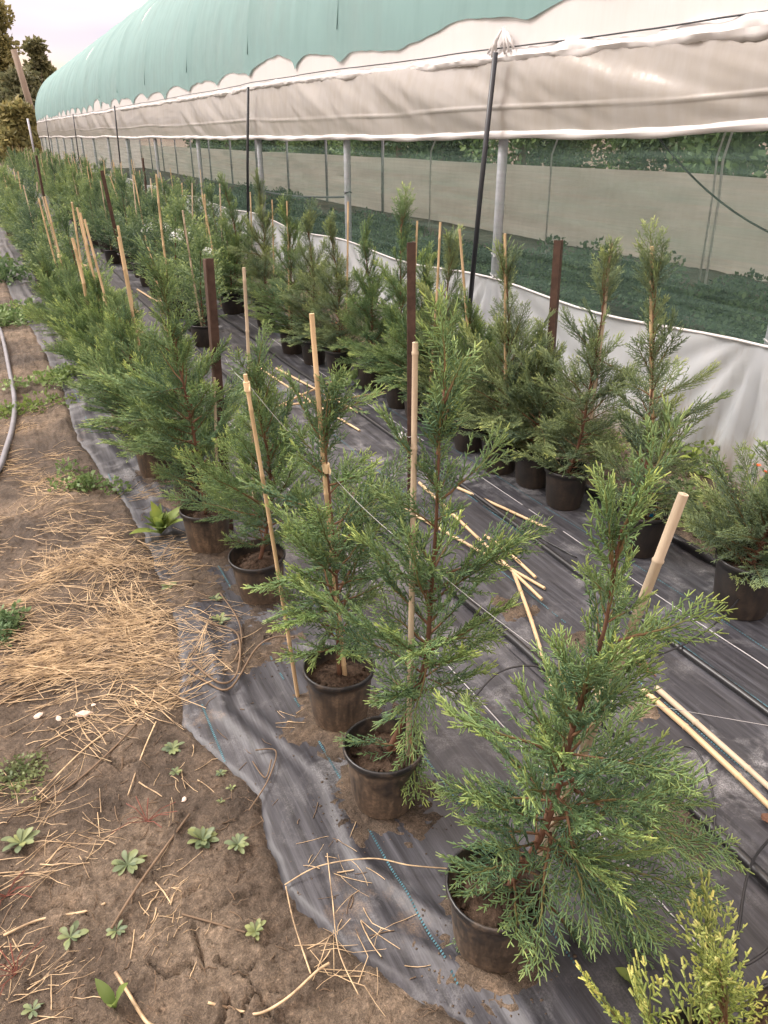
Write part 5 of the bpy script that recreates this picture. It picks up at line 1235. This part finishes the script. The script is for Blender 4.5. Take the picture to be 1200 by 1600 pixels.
# ------------------------------------------------------------------ weeds
def leaf_mesh(name, ln, wd, mat, cup=0.15, lobes=0.0, droop=0.25, seed=0, spoon=False):
    rg_ = np.random.default_rng(seed); n = 9; V, F, tp = [], [], []
    for i in range(n):
        t = i / (n - 1)
        if spoon: w = wd * (0.16 + 0.84 * math.sin(math.pi * min(1, t ** 2.1)) ** 0.8 if t < 0.99 else 0.25)
        else: w = wd * (0.14 + 0.86 * math.sin(math.pi * min(1, t * 0.93 + 0.04)) ** 1.1) * (1 + lobes * math.sin(i * 2.6))
        if t > 0.97 and not spoon: w = wd * 0.08
        z = ln * (0.35 * t - droop * t * t) ; c = cup * w
        V += [(ln * t, -w / 2, z + c), (ln * t, 0, z), (ln * t, w / 2, z + c)]; tp += [0.4 + 0.5 * t, 0.9, 0.4 + 0.5 * t]
    for i in range(n - 1): F += [(3 * i, 3 * i + 3, 3 * i + 4, 3 * i + 1), (3 * i + 1, 3 * i + 4, 3 * i + 5, 3 * i + 2)]
    return mesh_np(name, np.array(V), np.array(F), mat=mat, smooth=True, attrs={'tip': tp})
ROS = [leaf_mesh('leaf', 0.050, [0.019, 0.021, 0.017][k], WEED_GREY, seed=k, spoon=True, droop=[0.3, 0.36, 0.25][k], cup=0.1) for k in range(3)]
DOCK = [leaf_mesh('leaf', 0.11, 0.036, WEED_LIGHT, cup=0.25, droop=0.15 + 0.1 * k, lobes=0.05) for k in range(3)]
NETTLE = [leaf_mesh('leaf', 0.055, 0.034, WEED_LIGHT, cup=0.2, droop=0.4, lobes=0.12) for k in range(2)]
def rosette(px, py, n, size, label, meshes=ROS, cat='weed', up=(2, 28), seed=0, pos=None, name='rosette_weed'):
    rg_ = np.random.default_rng(seed); p = pos or sz(px, py, 0.003)
    if pos is None and p[0] > float(fab_left(p[1])) + 0.01: p = (p[0], p[1], cloth_top(p[0], p[1]) + 0.003)
    t = thing(name, label, cat, p, 'weeds on the soil')
    for k in range(n):
        a = k * 2.4 + rg_.normal(0, 0.2); e = rad(rg_.uniform(*up)); s = size * (0.6 + 0.5 * (1 - k / n)) * rg_.uniform(0.85, 1.15)
        obj('leaf', meshes[k % len(meshes)], t, rot=(rg_.normal(0, 0.2), -e - 0.25 * k / n, a), scale=s)
    return t
RW = [(317, 1315, 22, 1.0, 'largest grey-green rosette weed on the soil near the cloth edge'), (373, 1330, 13, 0.72, 'smaller rosette weed right beside the largest one'), (200, 1352, 15, 0.95, 'loose rosette weed left of the dark stalk'), (400, 1462, 10, 0.62, 'small rosette weed alone on bare soil near the bottom'), (110, 1465, 9, 0.75, 'leafy seedling left of the bottom stalks'), (182, 1455, 6, 0.55, 'tiny rosette weed at the foot of the dark stalk'), (35, 1325, 10, 1.1, 'broad-leaved weed near the left edge below the straw'), (270, 1172, 10, 0.75, 'rosette weed at the end of the ragged cloth edge'), (275, 1210, 7, 0.45, 'small seedling below the rosette at the ragged cloth edge'), (345, 975, 8, 0.8, 'weed growing through the cloth near the fourth pot, lower'), (338, 940, 7, 0.7, 'weed growing through the cloth near the fourth pot, upper'), (345, 1208, 6, 0.4, 'tiny seedling at the cloth edge left of second pot'), (362, 1233, 6, 0.35, 'very small seedling beside the twig on the cloth edge'), (265, 920, 8, 0.7, 'weed in the straw close to the cloth'), (50, 1575, 6, 0.5, 'small green weed at the bottom left corner'), (345, 1255, 4, 0.3, 'minute seedling between the square chip and the cloth edge')]
for k, (px, py, n, s, lb) in enumerate(RW): rosette(px, py, n + 5, s * 0.82, lb, seed=k, up=(-6, 16) if k % 3 else (0, 30))
rosette(180, 1570, 3, 0.7, 'single upright green sprout at the bottom beside the yellow stalk', DOCK, up=(30, 60), seed=41, name='sprout')
rosette(252, 838, 24, 1.15, 'broad bright-green dock clump left of the fifth pot', DOCK, up=(5, 70), seed=42, name='dock_weed')
rosette(985, 1535, 9, 0.6, 'round-leaved weed under the golden sprigs at the bottom', NETTLE, up=(10, 50), seed=43, pos=on_cloth(985, 1540, 0.003))
# creeping patches too fine to take apart
def patch(px, py, r, hgt, n, size, label, mat, seed):
    p = sz(px, py); rg_ = np.random.default_rng(seed)
    V_, Q_, t_ = leaf_cloud([(rg_.normal(0, r * 0.5), rg_.normal(0, r * 0.5), hgt * 0.3, r * 0.55, r * 0.55, hgt) for _ in range(7)], n, size, seed); V_[:, 2] = np.maximum(V_[:, 2], 0.0)
    o_ = obj('weed_patch', mesh_np('weed_patch', V_, Q_, mat=mat, attrs={'tip': t_}), loc=p); tag(o_, label, 'weeds', kind='stuff')
patch(30, 1215, 0.10, 0.03, 620, 0.013, 'creeping yellow-green weed patch at the left edge below the straw', WEED_GREY, 1)
patch(10, 985, 0.06, 0.06, 500, 0.022, 'green weeds poking through straw at the left edge', WEED, 2)
patch(135, 760, 0.12, 0.06, 700, 0.026, 'low wispy weed beside the torn cloth edge', WEED, 3)
patch(60, 640, 0.24, 0.04, 700, 0.028, 'green weeds between the hose and the cloth edge', WEED_LIGHT, 4)
patch(15, 500, 0.35, 0.08, 1200, 0.05, 'dark green weeds at the left edge behind the hose', WEED, 5)
patch(85, 600, 0.2, 0.05, 700, 0.035, 'leafy weeds along the folded cloth edge', WEED, 6)
patch(-20, 440, 0.5, 0.2, 1600, 0.07, 'rank green weeds far left behind the hose', WEED, 9)
patch(-60, 420, 0.6, 0.2, 1600, 0.07, 'rank green weeds farthest left beyond the hose', WEED_LIGHT, 10)
patch(1100, 715, 0.30, 0.14, 1500, 0.035, 'light green seedlings at the skirt foot on the right', WEED_LIGHT, 7)
patch(830, 640, 0.25, 0.15, 1400, 0.035, 'light green weeds at the skirt foot behind the leaning post', WEED_LIGHT, 8)
patch(1120, 850, 0.12, 0.05, 500, 0.028, 'low seedlings on the soil strip left of the right-edge cypress', WEED_LIGHT, 11)
patch(590, 600, 0.25, 0.12, 700, 0.04, 'weeds in the soil strip behind the round black pot', WEED, 12)
for k, (x, y, lb) in enumerate([(2.62, 2.35, 'low weeds on the soil strip right of the tall slim cypress'), (2.78, 2.9, 'low weeds on the soil strip behind the tall slim cypress'), (2.6, 3.35, 'weeds on the soil strip at the foot of the leaning rusty post'), (2.75, 4.0, 'weeds on the soil strip behind the spired cypress'), (2.7, 4.9, 'weeds on the soil strip beyond the middle brown post')]):
    rgp = np.random.default_rng(200 + k); V_, Q_, t_ = leaf_cloud([(rgp.normal(0, 0.14), rgp.normal(0, 0.2), 0.03, 0.12, 0.14, 0.07) for _ in range(9)], 900, 0.03, 210 + k); V_[:, 2] = np.maximum(V_[:, 2], 0.0)
    tag(obj('weed_patch', mesh_np('weed_patch', V_, Q_, mat=WEED_LIGHT if k % 2 else WEED, attrs={'tip': t_}), loc=(x, y, float(soil_h(np.array([x]), np.array([y]))[0]))), lb, 'weeds', kind='stuff')
def leafy_stem(px, py, h, label, seed, n=9):
    rg_ = np.random.default_rng(seed); p = sz(px, py); t = thing('leafy_weed', label, 'weed', p, 'weeds along the skirt')
    bend = rg_.normal(0, 0.06, 2); P = [(bend[0] * s * s, bend[1] * s * s, h * s) for s in np.linspace(0, 1, 8)]
    m_ = MB(); m_.tube(P, np.linspace(0.003, 0.0012, 8), 5, a=0.5); obj('stem', m_.mesh('stem', WEED_LIGHT, True, 'tip'), t)
    for k in range(n):
        s = 0.15 + 0.85 * k / n; obj('leaf', NETTLE[k % 2], t, loc=(bend[0] * s * s, bend[1] * s * s, h * s), rot=(rg_.normal(0, 0.3), rg_.uniform(-0.3, 0.4), k * 2.2 + rg_.normal(0, 0.3)), scale=rg_.uniform(0.8, 1.5))
for k, (px, py, h, lb) in enumerate([(1150, 790, 0.34, 'tallest leafy weed against the white skirt on the right'), (1075, 745, 0.2, 'leafy weed left of the tallest one by the skirt'), (1120, 770, 0.18, 'short leafy weed between two others at the skirt foot'), (1190, 800, 0.2, 'leafy weed at the right edge by the skirt'), (1050, 720, 0.16, 'low leafy weed by the dry seed head'), (830, 625, 0.2, 'leafy weed just left of the leaning rusty post foot'), (815, 650, 0.16, 'low leafy weed behind the spired cypress'), (868, 665, 0.2, 'leafy weed right of the leaning rusty post'), (1180, 745, 0.14, 'low weed beside the orange flower')]): leafy_stem(px, py, h, lb, 50 + k)
p = sz(1093, 720); t = thing('seed_head', 'dry brown seed spike leaning before the white skirt', 'weed', p)
m_ = MB(); m_.tube([(0, 0, 0), (0.02, 0, 0.16), (0.05, 0.0, 0.30)], 0.0025, 5); obj('stem', m_.mesh('stem', TWIG), t)
m_ = MB(); m_.tube([(0.024, 0, 0.17), (0.03, 0, 0.2), (0.04, 0, 0.25), (0.05, 0, 0.30), (0.056, 0, 0.33)], [0.004, 0.009, 0.008, 0.006, 0.002], 7); obj('spike', m_.mesh('spike', SEED), t)
def flower(p, label):
    t = thing('orange_flower', label, 'flower', p)
    m_ = MB(); m_.tube([(0, 0, -0.16), (0, 0, 0)], 0.002, 5); obj('stem', m_.mesh('stem', WEED, False, 'tip'), t)
    pm = leaf_mesh('petal', 0.022, 0.014, ORANGE, droop=0.1)
    for k in range(10): obj('petal', pm, t, rot=(0, -0.3 - 0.5 * (k > 5), k * 1.1), scale=1.0 if k < 6 else 0.7)
q = sz(1185, 790); flower((q[0], q[1], q[2] + 0.16), 'orange flower in the weeds at the right edge'); q = sz(1172, 775); flower((q[0], q[1], q[2] + 0.15), 'smaller orange flower left of the one at right edge')
q = up_at(522, 507, B_near[8]); flower(tuple(q), 'orange flower beside the cypress above the round black pot')
for px, py, lb, sd in ((230, 1285, 'reddish dry weed above the dark stalk', 1), (25, 1520, 'red-stemmed dry weed at the left bottom edge', 2), (10, 1400, 'red weed stem at the left edge', 3)):
    rg_ = np.random.default_rng(sd); m_ = MB()
    for k in range(9):
        a = rg_.uniform(0, 6.28); ln = rg_.uniform(0.04, 0.09); m_.tube([(0, 0, 0), (ln * 0.5 * math.cos(a), ln * 0.5 * math.sin(a), 0.02), (ln * math.cos(a), ln * math.sin(a), 0.012 + rg_.uniform(-0.008, 0.02))], 0.0013, 4)
    tag(obj('red_weed', m_.mesh('red_weed', RED), loc=sz(px, py, 0.003)), lb, 'weed')
# dead sprig, label, tag, bags
d = on_cloth(1022, 1072, 0.012); o_ = obj('dead_sprig', branch_mesh('dead_sprig', spray(0.09, 901), LEAF_DRY), loc=d, rot=(0.4, -0.2, 1.9)); tag(o_, 'small dried orange-brown cypress sprig lying above the paired canes', 'sprig')
def tagmesh(w, h, mat): m_ = MB(); m_.box((-w / 2, -0.0007, 0), (w / 2, 0.0007, h)); return m_.mesh('plant_tag', mat)
for px, py, bs, lb in ((1015, 812, B2, 'blue plastic tag standing in the pot of the tall slim cypress'), (251, 655, (A_near[0][0] - 0.02, A_near[0][1]), 'blue plastic tag in the foliage of the sixth cypress')):
    tag(obj('plant_tag', tagmesh(0.014, 0.055, BLUE_TAG), loc=up_at(px, py, bs), rot=(0.1, 0.2, -0.5)), lb, 'tag')
q = on_cloth(622, 690, 0.0); tag(obj('paper_label', tagmesh(0.05, 0.045, WHITEBAG), loc=q, rot=(-0.6, 0, -0.4)), 'white label card lying against the middle brown post foot', 'label')
for (x, y, z, s, sd, lb) in ((1.85, 8.9, 0.55, 0.14, 1, 'white plastic bag caught in the right row, larger and right'), (1.78, 9.8, 0.55, 0.16, 2, 'white plastic bag in the right row, left of the other bags'), (2.0, 8.3, 0.45, 0.10, 3, 'small white plastic bag in the right row, nearest of three')):
    rg_ = np.random.default_rng(sd); m_ = MB(); m_.lathe([(0.01, -0.6), (0.6, -0.45), (1, 0), (0.8, 0.4), (0.3, 0.62), (0.05, 0.7)], 14); m_.v = [tuple(np.array(v) * s * (1 + rg_.normal(0, 0.14, 3))) for v in m_.v]
    tag(obj('plastic_bag', m_.mesh('plastic_bag', WHITEBAG), loc=(x, y, z)), lb, 'bag')
